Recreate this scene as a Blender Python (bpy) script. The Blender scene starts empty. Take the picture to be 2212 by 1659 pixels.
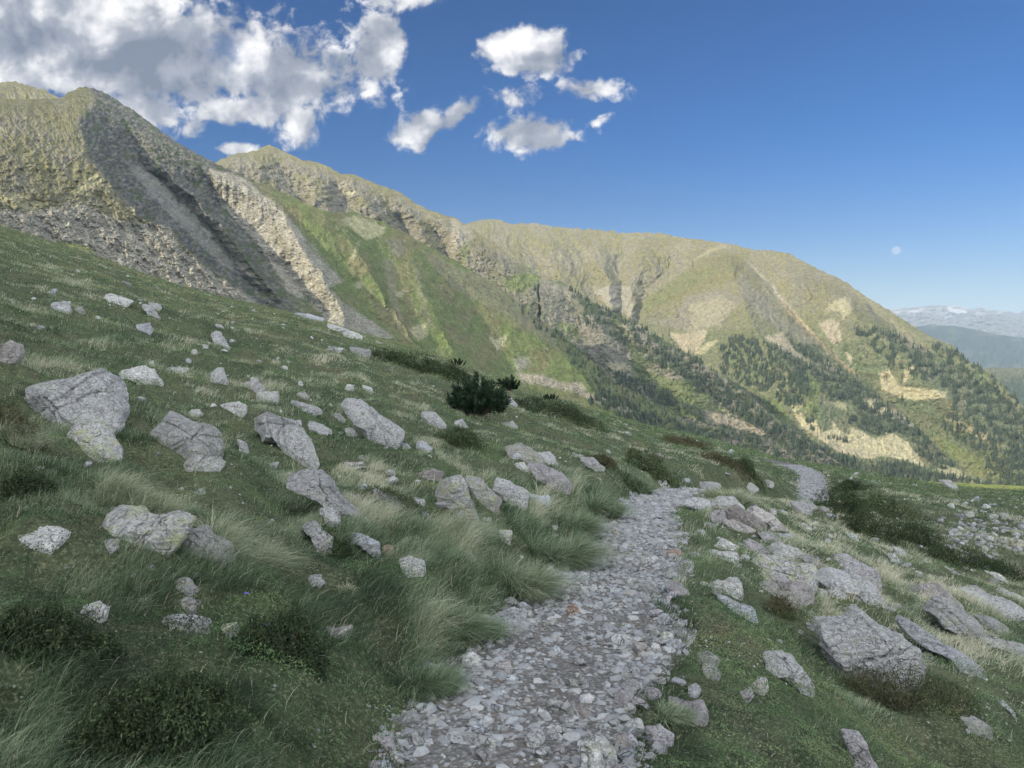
import bpy, bmesh, math, random
import numpy as np
from mathutils import Vector
R = math.radians
rng = np.random.default_rng(7)
random.seed(7)
sc = bpy.context.scene
COL = sc.collection

# ---------------------------------------------------------------- camera
# Picture coordinates used for measuring: 2212 x 1659, eye level at y = 715.
F, CX, HY, EYE = 1737.0, 1106.0, 715.0, 1.62
cam_d = bpy.data.cameras.new('camera'); cam = bpy.data.objects.new('camera', cam_d); COL.objects.link(cam)
cam.location = (0, 0, EYE); cam.rotation_euler = (R(90), 0, 0)
cam_d.sensor_width = 36; cam_d.lens = 36 * F / 2212
cam_d.shift_y = -(829.5 - HY) / 2212
cam_d.clip_start = 0.05; cam_d.clip_end = 60000
sc.camera = cam
sc.view_settings.view_transform = 'Standard'; sc.view_settings.look = 'None'
sc.view_settings.exposure = 1.12; sc.view_settings.gamma = 1
sc.cycles.use_denoising = True
sc.cycles.max_bounces = 6; sc.cycles.volume_bounces = 1; sc.cycles.transparent_max_bounces = 8

# ---------------------------------------------------------------- light
SUN_EL, SUN_AZ = 23.0, -126.0          # azimuth measured from +Y (view direction), negative = to the left
sd = Vector((math.sin(R(SUN_AZ)) * math.cos(R(SUN_EL)), math.cos(R(SUN_AZ)) * math.cos(R(SUN_EL)), math.sin(R(SUN_EL))))
sl = bpy.data.lights.new('sun', 'SUN'); sun = bpy.data.objects.new('sun', sl); COL.objects.link(sun)
sl.energy = 3.5; sl.angle = R(0.5); sl.color = (1.0, 0.86, 0.65)
sun.rotation_euler = sd.to_track_quat('Z', 'Y').to_euler()
HAZE = 8e-5

# ---------------------------------------------------------------- node helpers
class NT:
    def __init__(s, tree): s.t = tree; s.t.nodes.clear()
    def n(s, typ, **kw):
        nd = s.t.nodes.new(typ)
        for k, v in kw.items():
            if k == 'ins':
                for a, b in v.items():
                    if isinstance(b, bpy.types.NodeSocket): s.t.links.new(b, nd.inputs[a])
                    else: nd.inputs[a].default_value = b
            else: setattr(nd, k, v)
        return nd
    def m(s, op, a, b=0.0, c=None, clamp=False):
        nd = s.n('ShaderNodeMath', operation=op, use_clamp=clamp)
        for i, x in enumerate((a, b, c)):
            if x is None: continue
            if isinstance(x, bpy.types.NodeSocket): s.t.links.new(x, nd.inputs[i])
            else: nd.inputs[i].default_value = x
        return nd.outputs[0]
    def mix(s, f, a, b, mode='MIX'):
        nd = s.n('ShaderNodeMix', data_type='RGBA', blend_type=mode)
        for i, x in ((0, f), (6, a), (7, b)):
            if isinstance(x, bpy.types.NodeSocket): s.t.links.new(x, nd.inputs[i])
            else: nd.inputs[i].default_value = x if i == 0 else (*x[:3], 1)
        return nd.outputs[2]
    def noise(s, vec, scale, detail=4, rough=.55, dist=0.0, dim='3D'):
        nd = s.n('ShaderNodeTexNoise', noise_dimensions=dim)
        nd.inputs['Scale'].default_value = scale; nd.inputs['Detail'].default_value = detail
        nd.inputs['Roughness'].default_value = rough; nd.inputs['Distortion'].default_value = dist
        s.t.links.new(vec, nd.inputs['Vector']); return nd.outputs[0]
    def mr(s, v, a, b, c=0.0, d=1.0, smooth=False):
        nd = s.n('ShaderNodeMapRange', interpolation_type='SMOOTHSTEP' if smooth else 'LINEAR')
        for i, x in enumerate((v, a, b, c, d)):
            if isinstance(x, bpy.types.NodeSocket): s.t.links.new(x, nd.inputs[i])
            else: nd.inputs[i].default_value = x
        return nd.outputs[0]

# ---------------------------------------------------------------- world: Nishita sky with clouds by direction
w = bpy.data.worlds.new('World'); sc.world = w; w.use_nodes = True
N = NT(w.node_tree)
tc = N.n('ShaderNodeTexCoord'); sep = N.n('ShaderNodeSeparateXYZ', ins={0: tc.outputs['Generated']})
x, y, z = sep.outputs
sky = N.n('ShaderNodeTexSky', sky_type='NISHITA')
sky.sun_disc = False; sky.sun_elevation = R(SUN_EL); sky.sun_rotation = R(SUN_AZ)
sky.altitude = 2200; sky.air_density = 1.0; sky.dust_density = 0.6; sky.ozone_density = 1.6
yy = N.m('MAXIMUM', y, 0.08)
u = N.m('DIVIDE', x, yy); v = N.m('DIVIDE', z, yy)
front = N.mr(y, 0.08, 0.3)
uv = N.n('ShaderNodeCombineXYZ', ins={0: u, 1: v})
n_big = N.noise(uv.outputs[0], 9.0, 9, .58, .25)
n_fine = N.noise(uv.outputs[0], 38.0, 9, .62, .3)
off = N.n('ShaderNodeVectorMath', operation='ADD', ins={0: uv.outputs[0], 1: (-0.018, 0.022, 0)})
n_off = N.noise(off.outputs[0], 9.0, 4, .5, .25)
n_lo = N.noise(uv.outputs[0], 9.0, 4, .5, .25)
def P2U(px, py): return ((px - CX) / F, (HY - py) / F)
def blob(px, py, a, b, k=1.0, rot=0.0):
    cu, cv = P2U(px, py); c, s_ = math.cos(rot), math.sin(rot)
    du = N.m('SUBTRACT', u, cu); dv = N.m('SUBTRACT', v, cv)
    p = N.m('ADD', N.m('MULTIPLY', du, c * F / a), N.m('MULTIPLY', dv, s_ * F / a))
    q = N.m('ADD', N.m('MULTIPLY', du, -s_ * F / b), N.m('MULTIPLY', dv, c * F / b))
    r2 = N.m('ADD', N.m('MULTIPLY', p, p), N.m('MULTIPLY', q, q))
    g = N.m('SUBTRACT', 1.0, N.m('SQRT', r2))
    return N.m('MULTIPLY', g, k)
def smax(lst):
    o = lst[0]
    for l in lst[1:]:
        nd = N.m('SMOOTH_MAX', o, l, 0.25); o = nd
    return o
clouds = [(120, 60, 450, 180, 1.1, 0), (380, 140, 320, 125, 1.0, 0), (430, 110, 330, 130, 1, -.1), (620, 160, 210, 90, 1, -.15), (820, 110, 60, 85, 1, -.3),
          (560, 235, 180, 45, 1, .05), (650, 265, 60, 60, .8, 0.4), (330, 235, 110, 40, 1, -.4), (405, 275, 50, 40, .7, .5), (510, 322, 55, 16, .8, 0), (100, 160, 300, 70, 1, 0),
          (1140, 108, 128, 62, 1.35, 0), (1285, 190, 78, 30, .85, -.05), (905, 285, 78, 42, .95, .45), (990, 245, 62, 26, .8, .6),
          (1105, 210, 62, 30, .42, -.2), (1150, 290, 122, 50, 1, 0), (1290, 262, 32, 12, .5, .4), (870, 0, 90, 26, .45, 0), (950, 265, 50, 20, .5, 0)]
mass = smax([blob(*c) for c in clouds])
# ragged edge
edge = N.m('ADD', mass, N.m('ADD', N.m('MULTIPLY', N.m('SUBTRACT', n_big, .5), 2.3), N.m('MULTIPLY', N.m('SUBTRACT', n_fine, .5), 1.6)))
cov = N.mr(edge, 0.0, 0.44, smooth=True)
holes = blob(505, 125, 95, 50, 1.4, -.6)
cov = N.m('MULTIPLY', cov, N.m('SUBTRACT', 1.0, N.m('MULTIPLY', N.mr(N.m('ADD', N.m('MULTIPLY', holes, .55), N.m('ADD', N.m('MULTIPLY', N.m('SUBTRACT', n_big, .5), -2.6), N.m('MULTIPLY', N.m('SUBTRACT', n_fine, .5), 2.2))), .15, .75, smooth=True), .6)))
# thickness and light from the sun's side
lit = N.m('ADD', .56, N.m('MULTIPLY', N.m('SUBTRACT', n_lo, n_off), 3.2))
lit = N.m('ADD', lit, N.m('MULTIPLY', N.m('SUBTRACT', n_fine, .5), .9))
dark = smax([blob(*c) for c in [(220, 110, 260, 75, 1, 0), (90, 95, 200, 60, 1, 0), (420, 200, 160, 60, .9, 0), (640, 185, 130, 40, .8, 0), (1180, 150, 95, 16, .8, 0), (1190, 128, 60, 22, 1.0, 0), (1150, 310, 90, 18, .7, 0), (700, 120, 120, 60, .7, 0)]])
lit = N.m('SUBTRACT', lit, N.m('MULTIPLY', N.mr(dark, 0.0, .7), .33))
bright = smax([blob(*c) for c in [(1130, 85, 110, 45, 1, 0), (890, 300, 55, 30, 1, .5), (740, 95, 45, 25, 1, 0), (370, 10, 45, 30, 1.3, 0), (85, 130, 45, 30, 1, 0), (505, 215, 40, 25, .9, 0), (840, 95, 40, 50, .9, 0)]])
lit = N.m('ADD', lit, N.m('MULTIPLY', N.mr(bright, 0.0, .8), .42))
cr = N.n('ShaderNodeValToRGB', ins={0: lit})
e = cr.color_ramp.elements
e[0].position = 0.05; e[0].color = (.105, .125, .165, 1); e[1].position = 1.02; e[1].color = (.50, .495, .50, 1)
q = e.new(.5); q.color = (.20, .215, .25, 1)
# bright broken clouds added behind the camera, out of view, to fill the shaded foreground
nb = N.noise(tc.outputs['Generated'], 3.2, 7, .6, .3)
bcov = N.m('MULTIPLY', N.mr(nb, .40, .58, smooth=True), N.m('SUBTRACT', 1.0, front))
skyt = N.mix(N.mr(z, -.02, .26, smooth=True), (.66, .70, .82), (.28, .62, 1.03)); skyc = N.mix(1.0, sky.outputs[0], skyt, 'MULTIPLY')
hz = N.mr(N.m('ABSOLUTE', z), 0.0, .16, 1.0, 0.0, smooth=True)
skys = N.n('ShaderNodeVectorMath', operation='SCALE', ins={0: skyc, 'Scale': 0.046})
c1 = N.mix(N.m('MULTIPLY', cov, front), skys.outputs[0], cr.outputs[0])
c2 = N.mix(bcov, c1, (1.60, 1.62, 1.66))
bg = N.n('ShaderNodeBackground', ins={'Color': c2, 'Strength': 1.0})
wo = N.n('ShaderNodeOutputWorld', ins={0: bg.outputs[0]})

# ---------------------------------------------------------------- numpy noise
_perm = np.random.default_rng(3).permutation(4096)
def _h(ix, iy, iz=0, s=0):
    return _perm[(_perm[(_perm[(ix + s * 131) & 4095] + iy) & 4095] + iz) & 4095]
_ang = np.random.default_rng(4).uniform(0, 2 * np.pi, 4096)
_gx, _gy = np.cos(_ang), np.sin(_ang)
_g3 = np.random.default_rng(5).normal(size=(4096, 3)); _g3 /= np.linalg.norm(_g3, axis=1)[:, None]
def pn(x, y, s=0):
    x = np.asarray(x, float); y = np.asarray(y, float)
    ix = np.floor(x).astype(int); iy = np.floor(y).astype(int); fx = x - ix; fy = y - iy
    ux = fx * fx * fx * (fx * (fx * 6 - 15) + 10); uy = fy * fy * fy * (fy * (fy * 6 - 15) + 10)
    def g(dx, dy):
        h = _h(ix + dx, iy + dy, 0, s); return _gx[h] * (fx - dx) + _gy[h] * (fy - dy)
    a = g(0, 0) * (1 - ux) + g(1, 0) * ux; b = g(0, 1) * (1 - ux) + g(1, 1) * ux
    return (a * (1 - uy) + b * uy) * 1.5
def pn3(p, s=0):
    i = np.floor(p).astype(int); f = p - i; u = f * f * (3 - 2 * f); out = 0
    for dx in (0, 1):
        for dy in (0, 1):
            for dz in (0, 1):
                g = _g3[_h(i[:, 0] + dx, i[:, 1] + dy, i[:, 2] + dz, s)]
                d = g[:, 0] * (f[:, 0] - dx) + g[:, 1] * (f[:, 1] - dy) + g[:, 2] * (f[:, 2] - dz)
                out = out + d * (u[:, 0] if dx else 1 - u[:, 0]) * (u[:, 1] if dy else 1 - u[:, 1]) * (u[:, 2] if dz else 1 - u[:, 2])
    return out * 1.5
def fbm(x, y, o=4, s=0, g=.5):
    t = 0; a = 1; n = 0
    for k in range(o): t = t + a * pn(x * 2**k, y * 2**k, s + k); n += a; a *= g
    return t / n
def ridged(x, y, o=4, s=0, g=.55):
    t = 0; a = 1; n = 0
    for k in range(o): t = t + a * (1 - 2 * np.abs(pn(x * 2**k, y * 2**k, s + k))); n += a; a *= g
    return t / n
def sst(a, b, x):
    t = np.clip((x - a) / (b - a), 0, 1); return t * t * (3 - 2 * t)
def inpoly(px, py, poly):
    px = np.asarray(px); py = np.asarray(py); r = np.zeros(px.shape, bool); n = len(poly); j = n - 1
    for i in range(n):
        xi, yi = poly[i]; xj, yj = poly[j]
        c = ((yi > py) != (yj > py)) & (px < (xj - xi) * (py - yi) / (yj - yi + 1e-9) + xi)
        r ^= c; j = i
    return r
# views the photograph was measured in: origin and scale back to picture coordinates
CR = {'M1': (0, 155.5, .2969), 'M2': (553, 285.1, .2969), 'M3': (967.7, 449.3, .2969), 'M4': (1555.2, 553, .2969),
      'K1': (0, 0, .5), 'K2': (1106, 414.7, .5), 'K3': (0, 725.8, .5), 'K4': (777.6, 829.5, .5), 'K5': (1382.5, 950.5, .375), 'D': (0, 0, 1)}
def T(c, pts):
    ox, oy, k = CR[c]; return [(ox + a * k, oy + b * k) for a, b in pts]

# ---------------------------------------------------------------- mesh helpers
def mesh_np(name, verts, faces_flat, counts, mat=None, attrs=None, smooth=False):
    me = bpy.data.meshes.new(name)
    verts = np.asarray(verts, np.float32); faces_flat = np.asarray(faces_flat, np.int32); counts = np.asarray(counts, np.int32)
    me.vertices.add(len(verts)); me.vertices.foreach_set('co', verts.ravel())
    me.loops.add(len(faces_flat)); me.loops.foreach_set('vertex_index', faces_flat)
    me.polygons.add(len(counts)); st = np.zeros(len(counts), np.int32); st[1:] = np.cumsum(counts)[:-1]
    me.polygons.foreach_set('loop_start', st)
    me.update(calc_edges=True)
    if attrs:
        for k, a in attrs.items():
            a = np.asarray(a, np.float32)
            if a.ndim == 2:
                at = me.attributes.new(k, 'FLOAT_COLOR', 'POINT')
                if a.shape[1] == 3: a = np.concatenate([a, np.ones((len(a), 1), np.float32)], 1)
                at.data.foreach_set('color', a.ravel())
            else:
                at = me.attributes.new(k, 'FLOAT', 'POINT'); at.data.foreach_set('value', a)
    me.polygons.foreach_set('use_smooth', np.full(len(counts), smooth))
    if mat: me.materials.append(mat)
    return me
def link(name, me, parent=None, loc=None):
    o = bpy.data.objects.new(name, me); COL.objects.link(o)
    if parent: o.parent = parent
    if loc is not None: o.location = loc
    return o
def tag(o, label=None, cat=None, group=None, kind=None):
    if label: o['label'] = label
    if cat: o['category'] = cat
    if group: o['group'] = group
    if kind: o['kind'] = kind
    return o
def grid_faces(nr, nc):
    i = np.arange(nr - 1)[:, None] * nc + np.arange(nc - 1)[None, :]
    f = np.stack([i, i + 1, i + nc + 1, i + nc], -1).reshape(-1, 4)
    return f

# ---------------------------------------------------------------- materials
def new_mat(name):
    m = bpy.data.materials.new(name); m.use_nodes = True; return m, NT(m.node_tree)
def finish(N, col, rough=.9, bump=None, dist=.05, strength=.6, spec=.15):
    b = N.n('ShaderNodeBsdfPrincipled', ins={'Base Color': col, 'Roughness': rough, 'Specular IOR Level': spec})
    if bump is not None:
        bn = N.n('ShaderNodeBump', ins={'Height': bump, 'Distance': dist, 'Strength': strength})
        N.t.links.new(bn.outputs[0], b.inputs['Normal'])
    N.n('ShaderNodeOutputMaterial', ins={0: b.outputs[0]})
def mat_attr(name, scales, amp=.5, bumpd=1.0, rough=.95):
    m, N = new_mat(name); at = N.n('ShaderNodeAttribute', attribute_name='col')
    geo = N.n('ShaderNodeNewGeometry'); P = geo.outputs['Position']
    a = N.noise(P, scales[0], 6, .7); b = N.noise(P, scales[1], 5, .65)
    f = N.m('ADD', N.mr(a, .25, .75, 1 - amp, 1 + amp), N.mr(b, .25, .75, -amp * .6, amp * .6))
    c = N.n('ShaderNodeVectorMath', operation='SCALE', ins={0: at.outputs['Color'], 'Scale': f})
    finish(N, c.outputs[0], rough, N.m('ADD', a, b), bumpd, .8)
    return m
# ================================================================ MOUNTAINS
def pl(poly, x):
    a = np.array(poly, float); return np.interp(x, a[:, 0], a[:, 1])
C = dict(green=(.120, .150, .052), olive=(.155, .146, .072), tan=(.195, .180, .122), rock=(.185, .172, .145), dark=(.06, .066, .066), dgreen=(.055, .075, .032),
         scree=(.28, .262, .222), yellow=(.37, .335, .22), orange=(.31, .235, .15), pale=(.34, .32, .20), pink=(.31, .27, .205), wood=(.05, .065, .035), meadow=(.19, .22, .05), grey=(.25, .24, .22))
C = {k: np.array(v) * (.84 if k != 'scree' else .84) * np.array([.97, 1.0, .97]) for k, v in C.items()}
LAY = {}
def spline(pts, off=None):
    return np.array(pts, float)
def ribs(px, py, lines):
    """depth offset, row by row between crest and gully lines (px,py arrays on the grid); each line = [(x,y,off)...] in order left to right"""
    out = np.zeros(px.shape); px0 = px
    px = px + 16 * fbm(px0 / 55, py / 40, 4, 601, .6); yy = py + 10 * fbm(px0 / 40, py / 40, 3, 611)
    xs = []; os_ = []
    for L in lines:
        L = np.array(L, float)
        xs.append(np.interp(yy, L[:, 1], L[:, 0])); os_.append(np.interp(yy, L[:, 1], L[:, 2]))
    xs = np.array(xs); os_ = np.array(os_)
    for k in range(len(lines) - 1, 0, -1):
        pass
    for k in range(1, len(lines)): xs[k] = np.maximum(xs[k], xs[k - 1] + 2)
    out = np.where(px <= xs[0], os_[0] * np.exp(-(xs[0] - px) / 220), 0)
    for k in range(len(lines) - 1):
        t = (px - xs[k]) / (xs[k + 1] - xs[k]); inside = (t > 0) & (t <= 1)
        out = np.where(inside, os_[k] * (1 - t) + os_[k + 1] * t, out)
    out = np.where(px > xs[-1], os_[-1] * np.exp(-(px - xs[-1]) / 220), out)
    return out
def layer(name, x0, x1, dx, sil, bot, Yb, m, nrow, relief, paint, mat, back=260, kind='structure', label=None, silnoise=1.0, front=90, speck=1.0):
    px = np.arange(x0, x1 + dx, dx); nc = len(px)
    top = pl(sil, px) + silnoise * (fbm(px / 11, px * 0 + 3.3, 4, 11) * 4.5 + pn(px / 3.1, px * 0, 2) * 1.2)
    bt = np.maximum(pl(bot, px), top + 8); yb = pl(Yb, px)
    v = np.linspace(0, 1, nrow)[:, None]
    py = top[None, :] + v * (bt - top)[None, :]; PX = np.broadcast_to(px[None, :], py.shape)
    r = (HY - py) / F; rb = (HY - bt) / F
    zb = EYE + rb * yb
    Y = (zb - EYE - m * yb)[None, :] / (r - m)
    d = relief(PX, py, v)
    fade = sst(0, .13, v) * .93 + .07
    Y = Y + d * fade
    # never let a row come nearer than the row below it
    X = (PX - CX) / F * Y; Z = EYE + r * Y
    V = np.stack([X, Y, Z], -1)
    col = paint(PX, py); col = col * (1 + np.random.default_rng(9).normal(0, .12, PX.shape) * speck)[..., None]; col = np.clip(col, .01, .9)
    # the back of the mountain
    nb = 8; bk = []
    for k in range(1, nb + 1):
        t = k / nb
        bk.append(np.stack([X[0] * (1 + .0 * t), Y[0] + back * t, Z[0] - back * .75 * t ** 1.3 + fbm(px / 20, px * 0 + k, 3) * 6 * t], -1))
    bk = np.array(bk[::-1]); allV = np.concatenate([bk, V], 0)
    # the foot runs on down into the valley
    ft = []
    for k in range(1, 7):
        t = k / 6; q = V[-1].copy(); q[:, 1] -= front * t; q[:, 0] = (px - CX) / F * q[:, 1]; q[:, 2] = V[-1][:, 2] * (1 - t) + -352 * t; ft.append(q)
    allV = np.concatenate([allV, np.array(ft)], 0); nb2 = nb + 6
    allc = np.concatenate([np.broadcast_to(col[:1], (nb, nc, 3)), col, np.broadcast_to(col[-1:], (6, nc, 3))], 0)
    f = grid_faces(nrow + nb2, nc)[:, ::-1]
    me = mesh_np(name, allV.reshape(-1, 3), f.ravel(), np.full(len(f), 4), mat, {'col': allc.reshape(-1, 3)}, smooth=False)
    o = link(name, me); tag(o, kind=kind, label=label, cat='mountain' if label else None)
    LAY[name] = dict(V=V, PX=PX, PY=py, top=top, bot=bt, px=px)
    return o
def poly_paint(PX, PY, base, items, warp=5, s=0):
    W = []
    for j, (sc_, am) in enumerate(((26, 2.6), (13, 2.2), (6, 1.3))):
        W.append((PX + warp * am * (fbm(PX / sc_, PY / sc_, 4, s + 20 + j, .65) + .5 * pn(PX / 2.5, PY / 2.5, j)), PY + warp * am * (fbm(PX / sc_ + 50, PY / sc_, 4, s + 30 + j, .65) + .5 * pn(PX / 2.5 + 9, PY / 2.5, j))))
    c = base.copy()
    for colr, poly, a in items:
        poly = np.array(poly); k = 0
        for wx, wy in W: k = k + inpoly(wx, wy, poly.tolist()) / 3.0
        k = (k * a)[..., None]; c = c * (1 - k) + (C[colr] if isinstance(colr, str) else np.array(colr)) * k
    return c
def soft(PX, PY, p, r=9):
    wx = PX + 7 * fbm(PX / 15, PY / 15, 3, 91); wy = PY + 7 * fbm(PX / 15 + 9, PY / 15, 3, 92)
    return sum(inpoly(wx + a, wy + b, p) for a, b in ((0, 0), (r, 0), (-r, 0), (0, r), (0, -r), (r / 2, r / 2), (-r / 2, -r / 2))) / 7.0
def lerpc(a, b, t): return a * (1 - t[..., None]) + b * t[..., None]

# ---- the near mountain on the left
silA = [(-700, 330), (-400, 250), (-150, 200), (0, 216), (60, 214), (130, 213), (150, 198), (170, 190), (185, 187), (215, 195), (240, 208), (270, 228), (300, 246), (350, 285), (400, 318), (450, 346), (500, 368), (540, 387), (580, 402), (620, 420), (660, 440), (700, 455), (740, 460), (765, 457), (790, 468),
        (830, 480), (870, 500), (900, 518), (950, 545), (1000, 573), (1050, 601), (1106, 640), (1136, 670), (1206, 715), (1256, 760), (1306, 805), (1346, 832), (1406, 866), (1460, 900), (1520, 935), (1600, 985), (1700, 1060)]
botA = [(-700, 560), (-100, 560), (0, 560), (300, 660), (700, 770), (1106, 890), (1300, 935), (1500, 985), (1600, 1020), (1700, 1090)]
YbA = [(-700, 430), (0, 470), (700, 590), (1100, 720), (1400, 830), (1700, 900)]
C1 = [(x, y, o) for (x, y), o in zip(T('M1', [(625, 100), (690, 175), (650, 270), (552, 350), (590, 470), (640, 600), (700, 700), (790, 790), (870, 900), (1010, 1060), (1240, 1140), (1300, 1240), (1480, 1400), (1700, 1560), (1850, 1700)]), [-2, -12, -20, -26, -30, -34, -36, -36, -34, -30, -26, -22, -14, -8, 0])]
G1 = [(x, y, o) for (x, y), o in zip(T('M1', [(700, 100), (900, 190), (960, 350), (980, 500), (1040, 680), (1190, 800), (1290, 900), (1420, 1010), (1530, 1120), (1620, 1250), (1720, 1400), (1860, 1560), (1990, 1700)]), [0, 8, 16, 22, 28, 30, 30, 30, 29, 27, 24, 18, 12])]
C2 = [(x, y, o) for (x, y), o in zip(T('M1', [(760, 100), (1050, 300), (1100, 500), (1160, 680), (1265, 800), (1380, 900), (1500, 1010), (1610, 1120), (1710, 1250), (1810, 1400), (1950, 1560), (2060, 1700)]), [0, 4, 6, 8, 8, 6, 4, 2, 2, 4, 6, 6])]
G2 = [(x, y, o) for (x, y), o in zip(T('M1', [(800, 100), (1300, 480), (1420, 620), (1520, 790), (1600, 960), (1740, 1130), (1880, 1270), (2000, 1400), (2212, 1620), (2330, 1750)]), [0, 18, 26, 34, 38, 38, 36, 34, 28, 24])]
C3 = [(x, y, o) for (x, y), o in zip(T('M1', [(900, 100), (1560, 600), (1850, 760), (2050, 980), (2180, 1250), (2350, 1500), (2500, 1750)]), [0, 6, 4, 0, -4, -4, 0])]
G3 = [(x, y, o) for (x, y), o in zip(T('M2', [(0, 300), (330, 660), (520, 900), (660, 1080), (900, 1400), (1050, 1560)]), [4, 16, 22, 22, 16, 10])]
C4 = [(x, y, o) for (x, y), o in zip(T('M2', [(400, 540), (620, 700), (760, 900), (860, 1100), (1000, 1300), (1200, 1600)]), [2, -4, -8, -8, -6, 0])]
G4 = [(x, y, o) for (x, y), o in zip(T('M2', [(800, 600), (920, 900), (960, 1200), (1040, 1400), (1180, 1560)]), [6, 14, 20, 20, 16])]
C5 = [(x, y, o) for (x, y), o in zip(T('M2', [(900, 600), (1140, 860), (1200, 1100), (1330, 1400), (1500, 1700)]), [2, -8, -14, -16, -12])]
G5 = [(x, y, o) for (x, y), o in zip(T('M2', [(1300, 860), (1560, 1200), (1720, 1500), (1800, 1700)]), [2, 6, 10, 10])]
C6 = [(x, y, o) for (x, y), o in zip([(1060, 640), (1180, 740), (1280, 830), (1380, 900), (1480, 950)], [-6, -18, -24, -20, -8])]
LA = [[(x, y, o * f) for x, y, o in L] for L, f in zip([C1, G1, C2, G2, C3, G3, C4, G4, C5, G5, C6], [1.2, 1.6, 1.2, 1.35, 1.0, .9, .6, .65, .6, .8, 1])]
pA_scree = [T('M1', [(0, 1010), (300, 1000), (600, 960), (880, 1090), (1230, 1120), (1300, 1280), (1600, 1500), (1850, 1659), (1850, 1900), (0, 1900)]),
            T('M1', [(1520, 700), (1750, 760), (2000, 950), (2120, 1080), (2212, 1200), (2212, 1659), (2100, 1600), (1900, 1280), (1720, 1080), (1600, 940)]),
            T('M2', [(0, 560), (240, 640), (420, 830), (640, 1090), (540, 1130), (640, 1250), (850, 1380), (1000, 1500), (800, 1500), (520, 1390), (250, 1050), (0, 800)]),
            T('M3', [(490, 1200), (680, 1220), (860, 1280), (980, 1270), (1010, 1340), (1300, 1440), (1500, 1540), (1400, 1540), (1050, 1400), (900, 1330), (540, 1260)])]
pA_rocky = T('M1', [(0, 520), (640, 560), (720, 700), (800, 800), (880, 900), (980, 1040), (600, 1000), (0, 1000)])
def reliefA(PX, PY, v):
    d = ribs(PX, PY, LA) * sst(.03, .24, v)
    # coordinates along / across the fall line (falls to the lower right)
    a = PX * .80 - PY * .6; b = PX * .6 + PY * .80
    rough = np.clip(1.1 - (PX - 440) / 330, .28, 1.1)
    d = d - (ridged(a / 40, b / 90, 5, 5) - .3) * 6 * rough - (ridged(a / 19, b / 34, 3, 8) - .3) * 2.6 * rough - fbm(PX / 13, PY / 9, 4, 9, .7) * 3.5 * rough
    rk = soft(PX, PY, pA_rocky, 16)
    d = d - ridged(PX / 34, PY / 26, 4, 14, .55) * 3.5 * rk
    scr = np.zeros(PX.shape)
    for p in pA_scree: scr = np.maximum(scr, soft(PX, PY, p))
    d = d - np.abs(fbm(PX / 5.5, PY / 4.5, 3, 41, .8)) * 2.6 * scr - np.abs(fbm(PX / 6, PY / 4, 3, 51, .8)) * 1.6 * rough
    return d
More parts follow.
